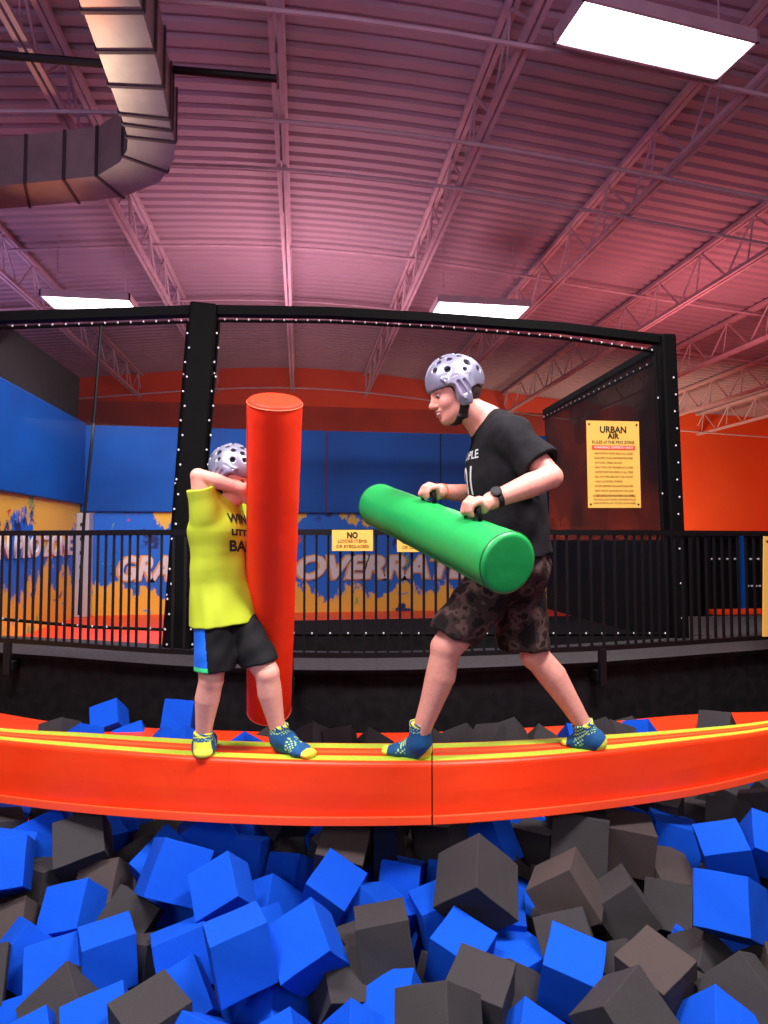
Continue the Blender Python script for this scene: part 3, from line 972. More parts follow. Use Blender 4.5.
# ------------------------------------------------------------------ pit edge pad behind the cubes
KP = [(-160, 700), (0, 713), (60, 723), (200, 730), (384, 733), (560, 726), (700, 714), (760, 712), (900, 708)]
def kpt(px, z=.78, off=0):
    py = dl(px, KP); p = Wz(px, py, .80); return Vector((p.x, p.y + off, z))
rings = []
for px in range(-150, 900, 25):
    a = kpt(px)
    rings.append([Vector((a.x, a.y - .24, .3)), Vector((a.x, a.y - .24, .785)), Vector((a.x, a.y - .225, .80)), Vector((a.x, a.y, .80)), Vector((a.x, a.y + .01, .3))])
e = tag(empty('pit_edge_pad', kpt(384, .3)), 'orange vinyl pad edging the far side of the foam pit', 'edge pad')
MB().sweep(rings).build('pad', M['vinyl_orange'], e)
for px in (382, 700, 64):
    a = kpt(px)
    MB().box((a.x - .003, a.y - .244, .3), (a.x + .003, a.y, .803)).build('seam', M['inkred'], e)
# gap floor between edge pad and platform
# ------------------------------------------------------------------ padded balance beam, two pads end to end, top at z = 1
BF = [(-160, 728), (0, 741), (90, 750), (190, 757.5), (300, 762), (432, 763), (520, 759), (600, 752), (690, 741.5), (768, 731), (900, 712)]
BB = [(-160, 713), (0, 727), (90, 732), (190, 738), (300, 741.5), (432, 742), (520, 739), (600, 734), (690, 728), (768, 720), (900, 703)]
BL = [(-160, 782), (0, 800), (90, 811), (190, 818.5), (300, 823), (432, 822), (520, 816), (600, 807), (690, 794), (768, 776), (900, 748)]


def bx_(px):
    f = Wz(px, dl(px, BF), 1.0)
    b = Wz(px, dl(px, BB), 1.0)
    r = ray(px, dl(px, BL)); s = (Vector((f.x, f.y, 0))).length / Vector((r.x, r.y, 0)).length
    zl = (CAM + r * s).z
    return f, b, zl


e = tag(empty('balance_beam', (0, 2.6, .76)), 'long orange padded balance beam with lime stripes, both players stand on it', 'beam')
for (p0, p1) in ((-150, 431.3), (432.7, 900)):
    n_ = 28
    rings, srings, orings, prings, srings2 = [], [], [], [], []
    for i in range(n_ + 1):
        px = p0 + (p1 - p0) * i / n_
        f, b, zl = bx_(px)
        dn = (b - f).normalized()
        rr = .016
        ring = [Vector((f.x, f.y, zl)), Vector((f.x, f.y, (zl + 1) / 2)) - dn * .002]
        for a in (0, 30, 60, 90):
            a = math.radians(a)
            ring.append(f + dn * (rr - rr * math.cos(a)) + Z * (rr * math.sin(a) - rr))
        for a in (90, 45, 0):
            a = math.radians(a)
            ring.append(b + dn * (-rr + rr * math.cos(a)) + Z * (rr * math.sin(a) - rr))
        ring.append(Vector((b.x, b.y, zl)))
        rings.append(ring)
        for (t0, t1, L_) in ((.10, .30, srings), (.68, .90, srings2), (.42, .56, orings)):
            q0, q1 = f.lerp(b, t0), f.lerp(b, t1)
            L_.append([q0 - Z * .002, q0 + Z * .002, q1 + Z * .002, q1 - Z * .002])
        c0 = Vector((f.x, f.y, zl)) - dn * .006
        prings.append([c0 + Z * (.030) - dn * .0, c0 + Z * .030 - dn * .012, c0 - dn * .014 - Z * .004, c0 - Z * .004 + dn * .02])
    pad = MB().sweep(rings).build('pad', M['vinyl_orange'], e, smooth=False)
    MB().sweep(srings).build('front_stripe', M['stripe'], pad)
    MB().sweep(srings2).build('back_stripe', M['stripe'], pad)
    MB().sweep(orings).build('middle_stripe', M['stripe_o'], pad)
    MB().sweep(prings).build('bottom_flap', M['vinyl_orange2'], pad, bevel=.003)
f, b, zl = bx_(432)
MB().box((f.x - .0035, f.y + .004, zl), (f.x + .0035, b.y, .994)).build('joint', M['ink'], e)
for px in (-60, 384, 820):
    f, b, zl = bx_(px)
    c0 = (f + b) / 2
    MB().box((c0.x - .05, c0.y - .05, 0), (c0.x + .05, c0.y + .05, zl + .02)).build('support_post', M['blackmetal'], e)

# ------------------------------------------------------------------ foam cubes
h_ = .5
bm = bmesh.new(); bmesh.ops.create_cube(bm, size=1.0)
bmesh.ops.bevel(bm, geom=list(bm.edges), offset=.012, segments=2, affect='EDGES', profile=.5)
bmesh.ops.subdivide_edges(bm, edges=[e_ for e_ in bm.edges if e_.calc_length() > .5], cuts=3, use_grid_fill=True)
for v in bm.verts:
    # soft foam: the faces bow in or out by a hair
    v.co += Vector((math.sin(v.co.y * 7 + v.co.z * 5), math.sin(v.co.z * 6 + v.co.x * 4), math.sin(v.co.x * 6 + v.co.y * 5))) * .006
cube_me = {}
for c_ in ('blue', 'black', 'brown'):
    me = bpy.data.meshes.new('foam_cube'); bm.to_mesh(me); me.materials.append(M['foam_' + c_]); cube_me[c_] = me
bm.free()
cubes = []
behind_ = False


def put_cube(col, centre, R, L):
    o_ = bpy.data.objects.new('foam_cube', cube_me[col]); COL.objects.link(o_)
    o_.matrix_world = Matrix.Translation(centre) @ R.to_4x4() @ Matrix.Scale(L, 4)
    cubes.append([o_, col]); return o_


def fit_cube(col, J, A, B, Cc, surf=.60, dd=0.0):
    J, A, B, Cc = [np.array(q, float) for q in (J, A, B, Cc)]
    E = np.stack([A - J, B - J, Cc - J], 1)
    cen = J + E.sum(1) / 2
    r = ray(*cen); rn = r.normalized()
    u_ = (CU - rn * rn.dot(CU)).normalized(); r_ = rn.cross(u_).normalized()
    E[1] *= -1
    # undo the stretching of off-axis shapes
    ct = rn.dot(CF)
    U, S_, Vt = np.linalg.svd(E, full_matrices=False)
    s = S_.mean() * ct ** .6
    Rm = U @ Vt                                  # 2x3 orthonormal rows
    r3 = np.cross(Rm[0], Rm[1])
    if r3.sum() > 0: r3 = -r3
    R3 = np.vstack([Rm, r3[None]])              # columns = cube edge directions in (right, up, toward viewer)
    dist = (CAM.z - surf) / -r.z
    frag = s * dist / FPX < .136
    dpt_ = dist + dd
    L = s * dpt_ / FPX
    L2 = min(max(L, .165), .215)
    dpt_ *= L2 / L if .7 < L2 / L < 1.4 else 1
    dpt_ = min(max(dpt_, dist * .86), dist * 1.10)
    L = min(max(s * dpt_ / FPX, .15), .23)
    cols = [r_ * R3[0][i] + u_ * R3[1][i] - rn * R3[2][i] for i in range(3)]
    if cols[0].cross(cols[1]).dot(cols[2]) < 0: cols[0], cols[1] = cols[1], cols[0]
    Rw = Matrix((cols[0], cols[1], cols[2])).transposed()
    ctr = CAM + r * dpt_
    if frag and behind_:
        L = max(L, .15)
    elif frag:            # mostly hidden cube lying lower: keep the corner that shows
        L = .165; rj = ray(*J)
        dj = min((CAM.z - surf) / -rj.z * 1.05, dist * 1.12)
        ctr = CAM + rj * dj + (cols[0] + cols[1] + cols[2]) * L * .5
    put_cube(col, ctr, Rw, L)


U_, K_, N_ = 'blue', 'black', 'brown'
c5 = [(U_, (68,118),(-70,95),(95,148),(62,278)), (U_,(262,238),(165,243),(318,292),(225,368)), (U_,(418,435),(238,438),(393,370),(430,560)),
 (U_,(88,370),(22,440),(55,338),(205,490)), (U_,(718,292),(688,163),(578,345),(790,330)), (U_,(625,402),(448,430),(612,366),(660,550)),
 (U_,(810,396),(623,432),(773,330),(852,545)), (U_,(365,547),(190,567),(396,600),(380,700)), (U_,(580,495),(407,540),(615,512),(652,640)),
 (K_,(400,722),(325,635),(585,665),(400,840)), (U_,(135,622),(-30,648),(165,650),(155,760)), (U_,(110,576),(10,568),(187,608),(95,640)),
 (K_,(362,252),(272,370),(385,262),(475,350)), (K_,(200,490),(130,565),(250,545),(215,610)), (U_,(490,110),(455,97),(632,185),(445,262)),
 (U_,(440,257),(415,285),(560,315),(415,350)), (U_,(410,126),(270,120),(345,72),(385,185)), (U_,(310,150),(190,160),(345,190),(230,225)),
 (N_,(355,176),(262,182),(400,215),(320,285)), (K_,(290,100),(185,100),(300,90),(280,160)), (U_,(178,92),(100,62),(200,75),(160,190)),
 (U_,(88,72),(-30,10),(100,60),(65,140)), (K_,(150,45),(70,10),(290,40),(130,100)), (N_,(75,292),(-30,300),(125,325),(60,370)),
 (U_,(238,395),(135,402),(255,420),(235,495)), (K_,(22,430),(-80,410),(30,445),(10,560)), (U_,(790,140),(665,120),(830,130),(770,240)),
 (U_,(720,70),(610,70),(760,90),(700,130)), (K_,(600,60),(540,110),(680,80),(620,150)), (K_,(500,50),(400,60),(530,60),(520,120)),
 (K_,(130,220),(80,190),(190,210),(120,300)), (K_,(440,440),(380,420),(500,430),(430,520)), (K_,(660,570),(600,540),(700,560),(650,650)),
 (U_,(720,600),(700,560),(780,610),(700,660))]
c6 = [(N_,(326,195),(175,150),(352,90),(318,262)), (U_,(272,327),(143,243),(340,245),(250,388)), (U_,(163,305),(20,380),(232,352),(220,455)),
 (K_,(468,372),(290,400),(455,312),(490,507)), (U_,(497,205),(375,188),(515,188),(480,322)), (U_,(655,215),(500,198),(672,240),(650,330)),
 (U_,(500,347),(460,308),(645,288),(515,428)), (U_,(662,495),(508,430),(742,410),(640,590)), (K_,(745,612),(550,572),(800,500),(735,740)),
 (K_,(578,578),(380,603),(712,600),(585,760)), (K_,(187,458),(357,462),(125,545),(222,600)), (U_,(470,510),(367,505),(522,578),(460,600)),
 (U_,(285,602),(195,662),(382,635),(270,700)), (U_,(45,560),(-50,600),(150,600),(60,660)), (U_,(100,628),(-20,668),(155,660),(120,730)),
 (U_,(820,385),(655,358),(795,292),(835,480)), (K_,(690,108),(553,192),(800,170),(660,260)),
 (K_,(445,110),(395,150),(485,130),(440,190)), (U_,(560,135),(485,135),(590,145),(545,210)), (U_,(370,95),(330,65),(425,65),(370,150)),
 (U_,(450,80),(560,70),(425,60),(455,170)), (K_,(70,100),(0,120),(135,105),(80,180)), (U_,(765,215),(688,300),(860,260),(790,330)),
 (K_,(700,60),(640,70),(790,70),(710,140)), (U_,(180,70),(120,85),(215,80),(190,140)), (K_,(350,235),(300,220),(400,220),(350,310)),
 (U_,(130,165),(70,150),(180,190),(120,250)), (U_,(355,190),(330,240),(385,200),(350,300)), (K_,(400,60),(430,120),(370,150),(480,80)),
 (U_,(590,90),(560,110),(620,100),(580,150)), (K_,(300,470),(270,420),(360,440),(300,560)), (K_,(640,350),(610,300),(690,340),(650,430))]
c7 = [(K_,(298,68),(118,58),(308,50),(285,212)), (N_,(438,102),(292,96),(412,42),(425,218)), (U_,(571,84),(436,76),(548,46),(550,216)),
 (N_,(172,217),(195,145),(38,290),(265,337)), (K_,(360,255),(328,198),(243,345),(450,352)), (N_,(450,243),(395,152),(538,248),(425,318)),
 (K_,(540,262),(435,280),(560,300),(520,400)), (U_,(708,222),(545,238),(768,240),(708,389)), (U_,(725,138),(678,70),(570,178),(755,215)),
 (K_,(722,140),(576,178),(750,165),(724,238)), (U_,(722,8),(830,40),(690,95),(740,150)), (U_,(692,42),(618,62),(720,20),(680,95)),
 (K_,(575,358),(468,420),(685,470),(560,500)), (U_,(765,395),(632,395),(800,410),(760,470)), (K_,(222,332),(50,392),(243,350),(272,470)),
 (U_,(262,568),(72,537),(285,482),(238,645)), (N_,(462,568),(268,500),(578,490),(480,660)), (K_,(270,640),(378,500),(155,685),(420,800)),
 (K_,(692,460),(552,612),(740,445),(810,600)), (U_,(648,497),(572,510),(660,480),(575,580)), (U_,(40,597),(-40,660),(178,655),(30,720)),
 (K_,(-10,480),(40,500),(-70,520),(-10,600)), (K_,(600,20),(500,10),(615,0),(600,130)), (K_,(36,60),(-60,50),(45,50),(35,150)),
 (U_,(100,60),(125,45),(50,50),(50,130)), (K_,(10,170),(60,210),(-50,190),(0,240)), (K_,(110,110),(45,100),(130,80),(110,200)),
 (K_,(720,10),(640,0),(740,-10),(700,50)), (N_,(760,430),(735,460),(800,430),(780,520)), (U_,(250,225),(200,200),(300,230),(250,300)),
 (K_,(780,230),(740,130),(840,210),(790,300)), (K_,(470,470),(440,500),(540,500),(470,560)), (U_,(610,560),(560,640),(660,600),(600,680)),
 (K_,(340,420),(280,460),(380,430),(330,500)), (U_,(350,20),(320,30),(385,20),(350,60)), (K_,(400,0),(380,20),(430,5),(400,60)),
 (K_,(590,190),(560,230),(640,210),(590,280)), (U_,(770,190),(740,190),(800,180),(770,260)), (N_,(20,20),(-40,10),(60,40),(20,80))]
for off, lst in ((0, c5), (256, c6), (512, c7)):
    for it in lst:
        fit_cube(it[0], *[(q[0] / 3 + off, q[1] / 3 + 800) for q in it[1:5]])
behind_ = True
n_front = len(cubes)
b0 = [(U_,(345,168),(270,187),(382,214),(352,250)), (K_,(290,239),(228,275),(345,296),(300,300)), (U_,(425,237),(338,263),(443,275),(440,320)),
 (U_,(480,238),(437,292),(560,300),(480,320)), (U_,(582,190),(490,171),(600,195),(572,275)), (U_,(75,221),(12,245),(115,266),(68,290)),
 (K_,(180,268),(128,268),(228,280),(180,300)), (U_,(245,276),(222,292),(275,290),(245,320)), (U_,(555,275),(525,300),(585,300),(555,330)),
 (K_,(636,247),(625,310),(698,300),(650,340)), (U_,(735,293),(700,322),(770,322),(730,345))]
b1 = [(K_,(45,240),(0,300),(70,260),(60,320)), (K_,(130,248),(95,275),(178,300),(150,340)), (K_,(280,284),(200,288),(300,300),(290,335)),
 (K_,(330,281),(305,300),(395,325),(320,330)), (K_,(640,235),(563,283),(692,292),(620,330)), (K_,(760,236),(676,268),(800,290),(700,330)), (K_,(530,290),(500,310),(570,320),(530,340)),
 (K_,(170,270),(150,290),(190,290),(170,320))]
b2 = [(K_,(70,233),(30,290),(152,304),(60,320)), (K_,(280,235),(230,270),(310,260),(290,300)), (K_,(350,220),(310,240),(388,265),(355,290)),
 (U_,(405,258),(345,270),(430,284),(400,300)), (K_,(495,240),(430,272),(540,268),(500,300)), (K_,(680,205),(570,235),(692,245),(650,280)), (K_,(300,265),(270,290),(360,275),(300,310)),
 (U_,(175,275),(160,300),(215,280),(190,320)), (K_,(5,235),(-40,270),(25,270),(10,300)), (K_,(20,285),(-40,300),(110,300),(20,330))]
for off, lst in ((0, b0), (256, b1), (512, b2)):
    for it in lst:
        q4 = [(q[0] / 3 + off, q[1] / 3 + 640) for q in it[1:5]]
        cy = (q4[0][1] * -1 + q4[1][1] + q4[2][1] + q4[3][1]) / 2
        # centre lies on a slope rising away from the beam
        cx = (-q4[0][0] + q4[1][0] + q4[2][0] + q4[3][0]) / 2
        kd = (kpt(cx) - CAM).dot(CF) - .36
        rz = ray(cx, cy)
        zsurf = CAM.z + rz.z * kd
        fit_cube(it[0], *q4, surf=zsurf)
n_main = len(cubes)
# cubes lower down, seen in the gaps
from mathutils import Euler
for iy in range(11):
    for ix in range(-10, 11):
        y = .95 + iy * .235 + rnd.uniform(-.04, .04)
        x = ix * .225 + y * .134 + rnd.uniform(-.05, .05)
        px, py, d = to_px(Vector((x, y, .45)))
        if not (-60 < px < 830): continue
        if y < 1.35 and py > 1090: continue
        cc = U_ if rnd.random() < (.62 if px < 400 else .3) else K_
        put_cube(cc, Vector((x, y, (.40 if y < 2.75 else .52) + rnd.uniform(-.05, .05))), Euler((rnd.uniform(0, 6), rnd.uniform(0, 6), rnd.uniform(0, 6))).to_matrix(), .20)
# settle: cubes that press into one another slide apart, the lower one gives way downwards
bpy.context.view_layer.update()
pos = [Vector(q[0].matrix_world.translation) for q in cubes]
siz = [q[0].matrix_world.to_scale()[0] * (1.07 if i < n_main else 1.0) for i, q in enumerate(cubes)]
fixed_ = [(i >= n_front and i < n_main) or i == 4 for i in range(len(cubes))]
for it in range(60):
    for i in range(len(cubes)):
        for j in range(i + 1, len(cubes)):
            dv = pos[i] - pos[j]; need = .53 * (siz[i] + siz[j])
            if abs(dv.x) > need or abs(dv.y) > need or abs(dv.z) > need: continue
            d_ = dv.length
            if d_ >= need or d_ < 1e-6: continue
            a, b = (i, j) if (pos[i] - CAM).length > (pos[j] - CAM).length else (j, i)      # a is farther from the front
            if fixed_[a]: a, b = b, a
            if fixed_[a]: continue
            big_first = a < n_main and b >= n_main and not fixed_[b]
            mv = (need - d_) * .35
            if big_first: a, b = b, a
            dn_ = (pos[a] - CAM).normalized()
            pos[a] += dn_ * mv * (1 if a < n_main else .6) + (pos[a] - pos[b]).normalized() * mv * (.0 if a < n_main else .6)
            pos[a].z = max(pos[a].z, .22)
for i, (q, c_) in enumerate(cubes):
    if fixed_[i]: continue
    m4 = q.matrix_world.copy(); k_ = siz[i] / m4.to_scale()[0] * (1.0)
    # keep the size each cube shows
    if i < n_main: k_ *= min(1.12, (pos[i] - CAM).length / (m4.translation - CAM).length)
    R4 = m4.to_3x3() * k_
    q.matrix_world = Matrix.Translation(pos[i]) @ R4.to_4x4()
o = MB().box((-4.5, .6, .0), (5.5, 3.6, .12)).build('floor_pit', M['blackcloth']); tag(o, kind='structure')
# ------------------------------------------------------------------ foam bats
def frame_from(axis, hint):
    a = Vector(axis).normalized(); s = Vector(hint); s = (s - a * s.dot(a)).normalized(); return a, s, a.cross(s)


def foam_bat(A, B, r, m, msk, label, rest, hint, handles=(), za=2.4):
    A, B = Vector(A), Vector(B); ax, s, u = frame_from(B - A, hint)
    L = (B - A).length
    e = tag(empty('foam_bat', rest), label, 'foam bat', 'big padded foam bats')
    prof = [(0, 0, 0)]; rr = .018
    sg = 40
    pts = [(.0, r * .35), (.0, r * .7), (.001, r - rr)] + [(rr - rr * math.cos(t), r - rr + rr * math.sin(t)) for t in (.4, .8, 1.2, 1.57)]
    nb = 26
    for i in range(1, nb):
        t = i / nb; pts.append((rr + (L - 2 * rr) * t, r * (1 + .006 * math.sin(i * 2.1) + .004 * math.sin(i * 5.3))))
    pts += [(L - a, b) for a, b in pts[:7][::-1]]
    rings = []
    for (x, rad) in pts:
        rings.append([A + ax * x + (s * math.cos(a) + u * math.sin(a)) * rad for a in [2 * math.pi * k / sg for k in range(sg)]])
    body = MB().sweep(rings).build('padded_cover', m, e, smooth=True)
    for x in (.016, L - .016):
        seam = MB()
        seam.tube([A + ax * x + (s * math.cos(a) + u * math.sin(a)) * (r - .001) for a in [2 * math.pi * k / 48 for k in range(49)]], .0035, 6)
        seam.build('end_seam', msk, body, smooth=True)
    z_ = MB().tube([A + ax * x + (s * math.cos(za) + u * math.sin(za)) * (r + .001) for x in np.linspace(.03, L - .03, 20)], .003, 5)
    z_.build('zip_seam', msk, body)
    out = []
    for (t, ang, gl) in handles:
        d_ = s * math.cos(ang) + u * math.sin(ang)
        c_ = A + ax * L * t
        h = MB()
        h.tube([c_ + ax * (-gl) + d_ * (r - .01), c_ + ax * (-gl) + d_ * (r + .02), c_ + ax * (-gl * .8) + d_ * (r + .036), c_ + ax * (gl * .8) + d_ * (r + .036), c_ + ax * gl + d_ * (r + .02), c_ + ax * gl + d_ * (r - .01)],
               [.008, .008, .011, .011, .008, .008], 10)
        h.build('handle', M['blackpad'], e, smooth=True)
        out.append((c_ + d_ * (r + .036), ax, d_))
    return e, out


M['green'] = mat('green_vinyl', srgb(34, 170, 84), 0.38, spec=0.5, noise=(3, srgb(26, 158, 72), 0.6), bump=(9, 0.25, 0.015))
M['greens'] = mat('green_seam', srgb(10, 110, 44), 0.5)
M['red'] = mat('red_vinyl', srgb(255, 52, 22), 0.55, spec=0.25, noise=(3, srgb(255, 58, 26), 0.6), bump=(10, 0.3, 0.015))
M['reds'] = mat('red_seam', srgb(255, 96, 60), 0.5)

gA, gB = P(378, 505, 3.06), P(510, 564, 2.04)
gax = (gB - gA).normalized(); gup = (Z - gax * gax.z).normalized()
_, gh = foam_bat(gA, gB, .106, M['green'], M['greens'], 'long green foam bat held level by the man', (gA + gB) / 2, gup, ((.46, 0.0, .05), (.79, .12, .05)))
rA, rB = P(275, 399, 2.36), P(269, 712, 3.02)
rax = (rB - rA).normalized(); rback = (FH - rax * rax.dot(FH)).normalized()
_, rh = foam_bat(rA, rB, .105, M['red'], M['reds'], 'long red foam bat held upright in front of the boy', rB, rback, ((.30, -.75, .055), (.56, 0, .055)), za=-2.0)

# ------------------------------------------------------------------ people materials
M['skin'] = mat('skin', srgb(224, 158, 140), 0.5, sss=0.12, noise=(60, srgb(214, 140, 124), 0.6))
M['skin_boy'] = mat('skin_fair', srgb(238, 172, 152), 0.5, sss=0.12, noise=(60, srgb(230, 158, 140), 0.6))
M['lip'] = mat('lips', srgb(176, 92, 84), 0.45)
M['teeth'] = mat('teeth', srgb(235, 225, 212), 0.3)
M['eye'] = mat('eye_white', srgb(150, 130, 124), 0.3)
M['iris'] = mat('iris', srgb(40, 30, 26), 0.2)
M['hair'] = mat('dark_brown_hair', srgb(52, 34, 26), 0.7, noise=(90, srgb(30, 20, 16), 0.8), bump=(160, 0.6, 0.003))
M['hair2'] = mat('brown_hair', srgb(96, 62, 40), 0.7, noise=(90, srgb(70, 44, 28), 0.8), bump=(160, 0.6, 0.003))
M['helmet'] = mat('silver_shell', srgb(150, 150, 170), 0.34, metal=0.35, spec=0.55, noise=(8, srgb(124, 124, 146), 0.5))
M['liner'] = mat('dark_liner', srgb(14, 14, 20), 0.7)
M['strap'] = mat('black_strap', srgb(18, 16, 20), 0.6)
M['tee'] = mat('black_tee', srgb(26, 25, 28), 0.9, spec=0.15, noise=(30, srgb(36, 34, 38), 0.6), bump=(40, 0.3, 0.003))
M['yellowtee'] = mat('lime_tee', srgb(188, 206, 52), 0.8, spec=0.15, noise=(5, srgb(196, 212, 64), 0.6), bump=(30, 0.2, 0.003))
M['boyshorts'] = mat('black_shorts', srgb(20, 19, 22), 0.8, spec=0.2, bump=(30, 0.3, 0.004))
M['sideblue'] = mat('blue_side_panel', srgb(20, 108, 232), 0.6)
M['sidegreen'] = mat('green_side_tip', srgb(60, 220, 130), 0.6)
M['sockblue'] = mat('teal_blue_sock', srgb(12, 74, 128), 0.85, noise=(60, srgb(18, 90, 140), 0.6), bump=(200, 0.3, 0.001))
M['sockyel'] = mat('lime_sock_tip', srgb(228, 232, 70), 0.85)
M['sockpat'] = mat('pale_sock_pattern', srgb(170, 214, 110), 0.85)
M['printdark'] = mat('dark_print', srgb(30, 34, 24), 0.7)
M['printwhite'] = mat('white_print', srgb(205, 208, 212), 0.7)
M['wrist'] = mat('orange_wristband', srgb(232, 92, 40), 0.5)
# camouflage cloth
m = bpy.data.materials.new('camouflage'); m.use_nodes = True
nt = m.node_tree; b = nt.nodes['Principled BSDF']; b.inputs['Roughness'].default_value = .85; b.inputs['Specular IOR Level'].default_value = .15
tc = nt.nodes.new('ShaderNodeTexCoord')
n1 = nt.nodes.new('ShaderNodeTexNoise'); n1.inputs['Scale'].default_value = 13; n1.inputs['Detail'].default_value = 3; n1.inputs['Distortion'].default_value = 0
cr = nt.nodes.new('ShaderNodeValToRGB'); cr.color_ramp.interpolation = 'CONSTANT'
for i, (p_, c_) in enumerate(((0, srgb(26, 20, 20)), (.43, srgb(54, 40, 38)), (.52, srgb(84, 64, 60)), (.60, srgb(40, 30, 30)))):
    el = cr.color_ramp.elements[i] if i < 2 else cr.color_ramp.elements.new(p_)
    el.position = p_; el.color = c_
nt.links.new(tc.outputs['Object'], n1.inputs['Vector']); nt.links.new(n1.outputs['Fac'], cr.inputs[0]); nt.links.new(cr.outputs[0], b.inputs['Base Color'])
M['camo'] = m


def Lf(o, f, u):
    """local frame object: origin, forward, up -> function (x fwd, y left, z up) -> world, and rows"""
    f = Vector(f).normalized(); u = Vector(u); u = (u - f * u.dot(f)).normalized(); l = u.cross(f)
    return (lambda x, y, z, o=Vector(o): o + f * x + l * y + u * z), (f, l, u)


def head(S, o, f, u, sc, neck, neck_r):
    """sculpt a head into S; o = centre between the ears"""
    T, R = Lf(o, f, u)
    s = sc
    S.ell(T(-.012 * s, 0, .035 * s), (.098 * s, .077 * s, .088 * s), R, k=.02)
    S.ell(T(.030 * s, 0, -.020 * s), (.068 * s, .064 * s, .085 * s), R, k=.03)
    S.ell(T(.040 * s, 0, -.078 * s), (.050 * s, .050 * s, .036 * s), R, k=.03)      # jaw
    S.cap(T(.000 * s, .050 * s, -.060 * s), T(.060 * s, .018 * s, -.100 * s), .016 * s, k=.025)
    S.cap(T(.000 * s, -.050 * s, -.060 * s), T(.060 * s, -.018 * s, -.100 * s), .016 * s, k=.025)
    S.ell(T(.078 * s, 0, -.098 * s), (.018 * s, .022 * s, .017 * s), R, k=.018)      # chin
    S.cap(T(.088 * s, .032 * s, .022 * s), T(.094 * s, .008 * s, .018 * s), .010 * s, k=.014)
    S.cap(T(.088 * s, -.032 * s, .022 * s), T(.094 * s, -.008 * s, .018 * s), .010 * s, k=.014)
    for q in (1, -1):
        S.ell(T(.097 * s, q * .030 * s, .002 * s), (.014 * s, .017 * s, .011 * s), R, op='s', k=.012)
        S.ell(T(.068 * s, q * .038 * s, -.034 * s), (.022 * s, .020 * s, .020 * s), R, k=.02)   # cheek
        S.ell(T(.105 * s, q * .012 * s, -.036 * s), (.010 * s, .008 * s, .007 * s), R, k=.008)   # nostril wing
        S.ell(T(-.006 * s, q * .078 * s, -.010 * s), (.018 * s, .009 * s, .030 * s), R, k=.008)   # ear
    S.cap(T(.094 * s, 0, .010 * s), T(.114 * s, 0, -.026 * s), .008 * s, .011 * s, k=.012)     # nose
    S.ell(T(.118 * s, 0, -.031 * s), (.012 * s, .011 * s, .010 * s), R, k=.008)
    S.cap(T(.090 * s, -.020 * s, -.058 * s), T(.090 * s, .020 * s, -.058 * s), .008 * s, k=.01)
    S.ell(T(.098 * s, 0, -.056 * s), (.010 * s, .024 * s, .006 * s), R, k=.006)
    S.ell(T(.094 * s, 0, -.076 * s), (.010 * s, .020 * s, .007 * s), R, k=.006)
    S.ell(T(.100 * s, 0, -.066 * s), (.012 * s, .022 * s, .0045 * s), R, op='s', k=.004)       # mouth gap
    S.cap(T(-.015 * s, 0, -.05 * s), neck, neck_r[0], neck_r[1], k=.03)
    return T, R


def face_bits(T, s, parent, eyecol='iris', brow='hair'):
    for q in (1, -1):
        c_ = T(.0845 * s, q * .030 * s, .001 * s)
        o_ = MB().ball(c_, .0105 * s, 12, 8).build('eye', M['eye'], parent, smooth=True)
        MB().ball(T(.0925 * s, q * .031 * s, -.001 * s), .0060 * s, 10, 6).build('pupil', M['iris'], o_, smooth=True)
        MB().tube([T(.098 * s, q * .014 * s, .022 * s), T(.100 * s, q * .030 * s, .029 * s), T(.088 * s, q * .046 * s, .024 * s)], [.003 * s, .004 * s, .002 * s], 6).build('eyebrow', M[brow], parent, smooth=True)
    MB().tube([T(.092 * s, -.021 * s, -.062 * s), T(.1005 * s, -.010 * s, -.066 * s), T(.1025 * s, 0, -.067 * s), T(.1005 * s, .010 * s, -.066 * s), T(.092 * s, .021 * s, -.062 * s)], .0036 * s, 8).build('teeth', M['teeth'], parent, smooth=True)
    MB().tube([T(.094 * s, -.022 * s, -.070 * s), T(.104 * s, -.010 * s, -.0745 * s), T(.106 * s, 0, -.0755 * s), T(.104 * s, .010 * s, -.0745 * s), T(.094 * s, .022 * s, -.070 * s)], .0034 * s, 8).build('lower_lip', M['lip'], parent, smooth=True)


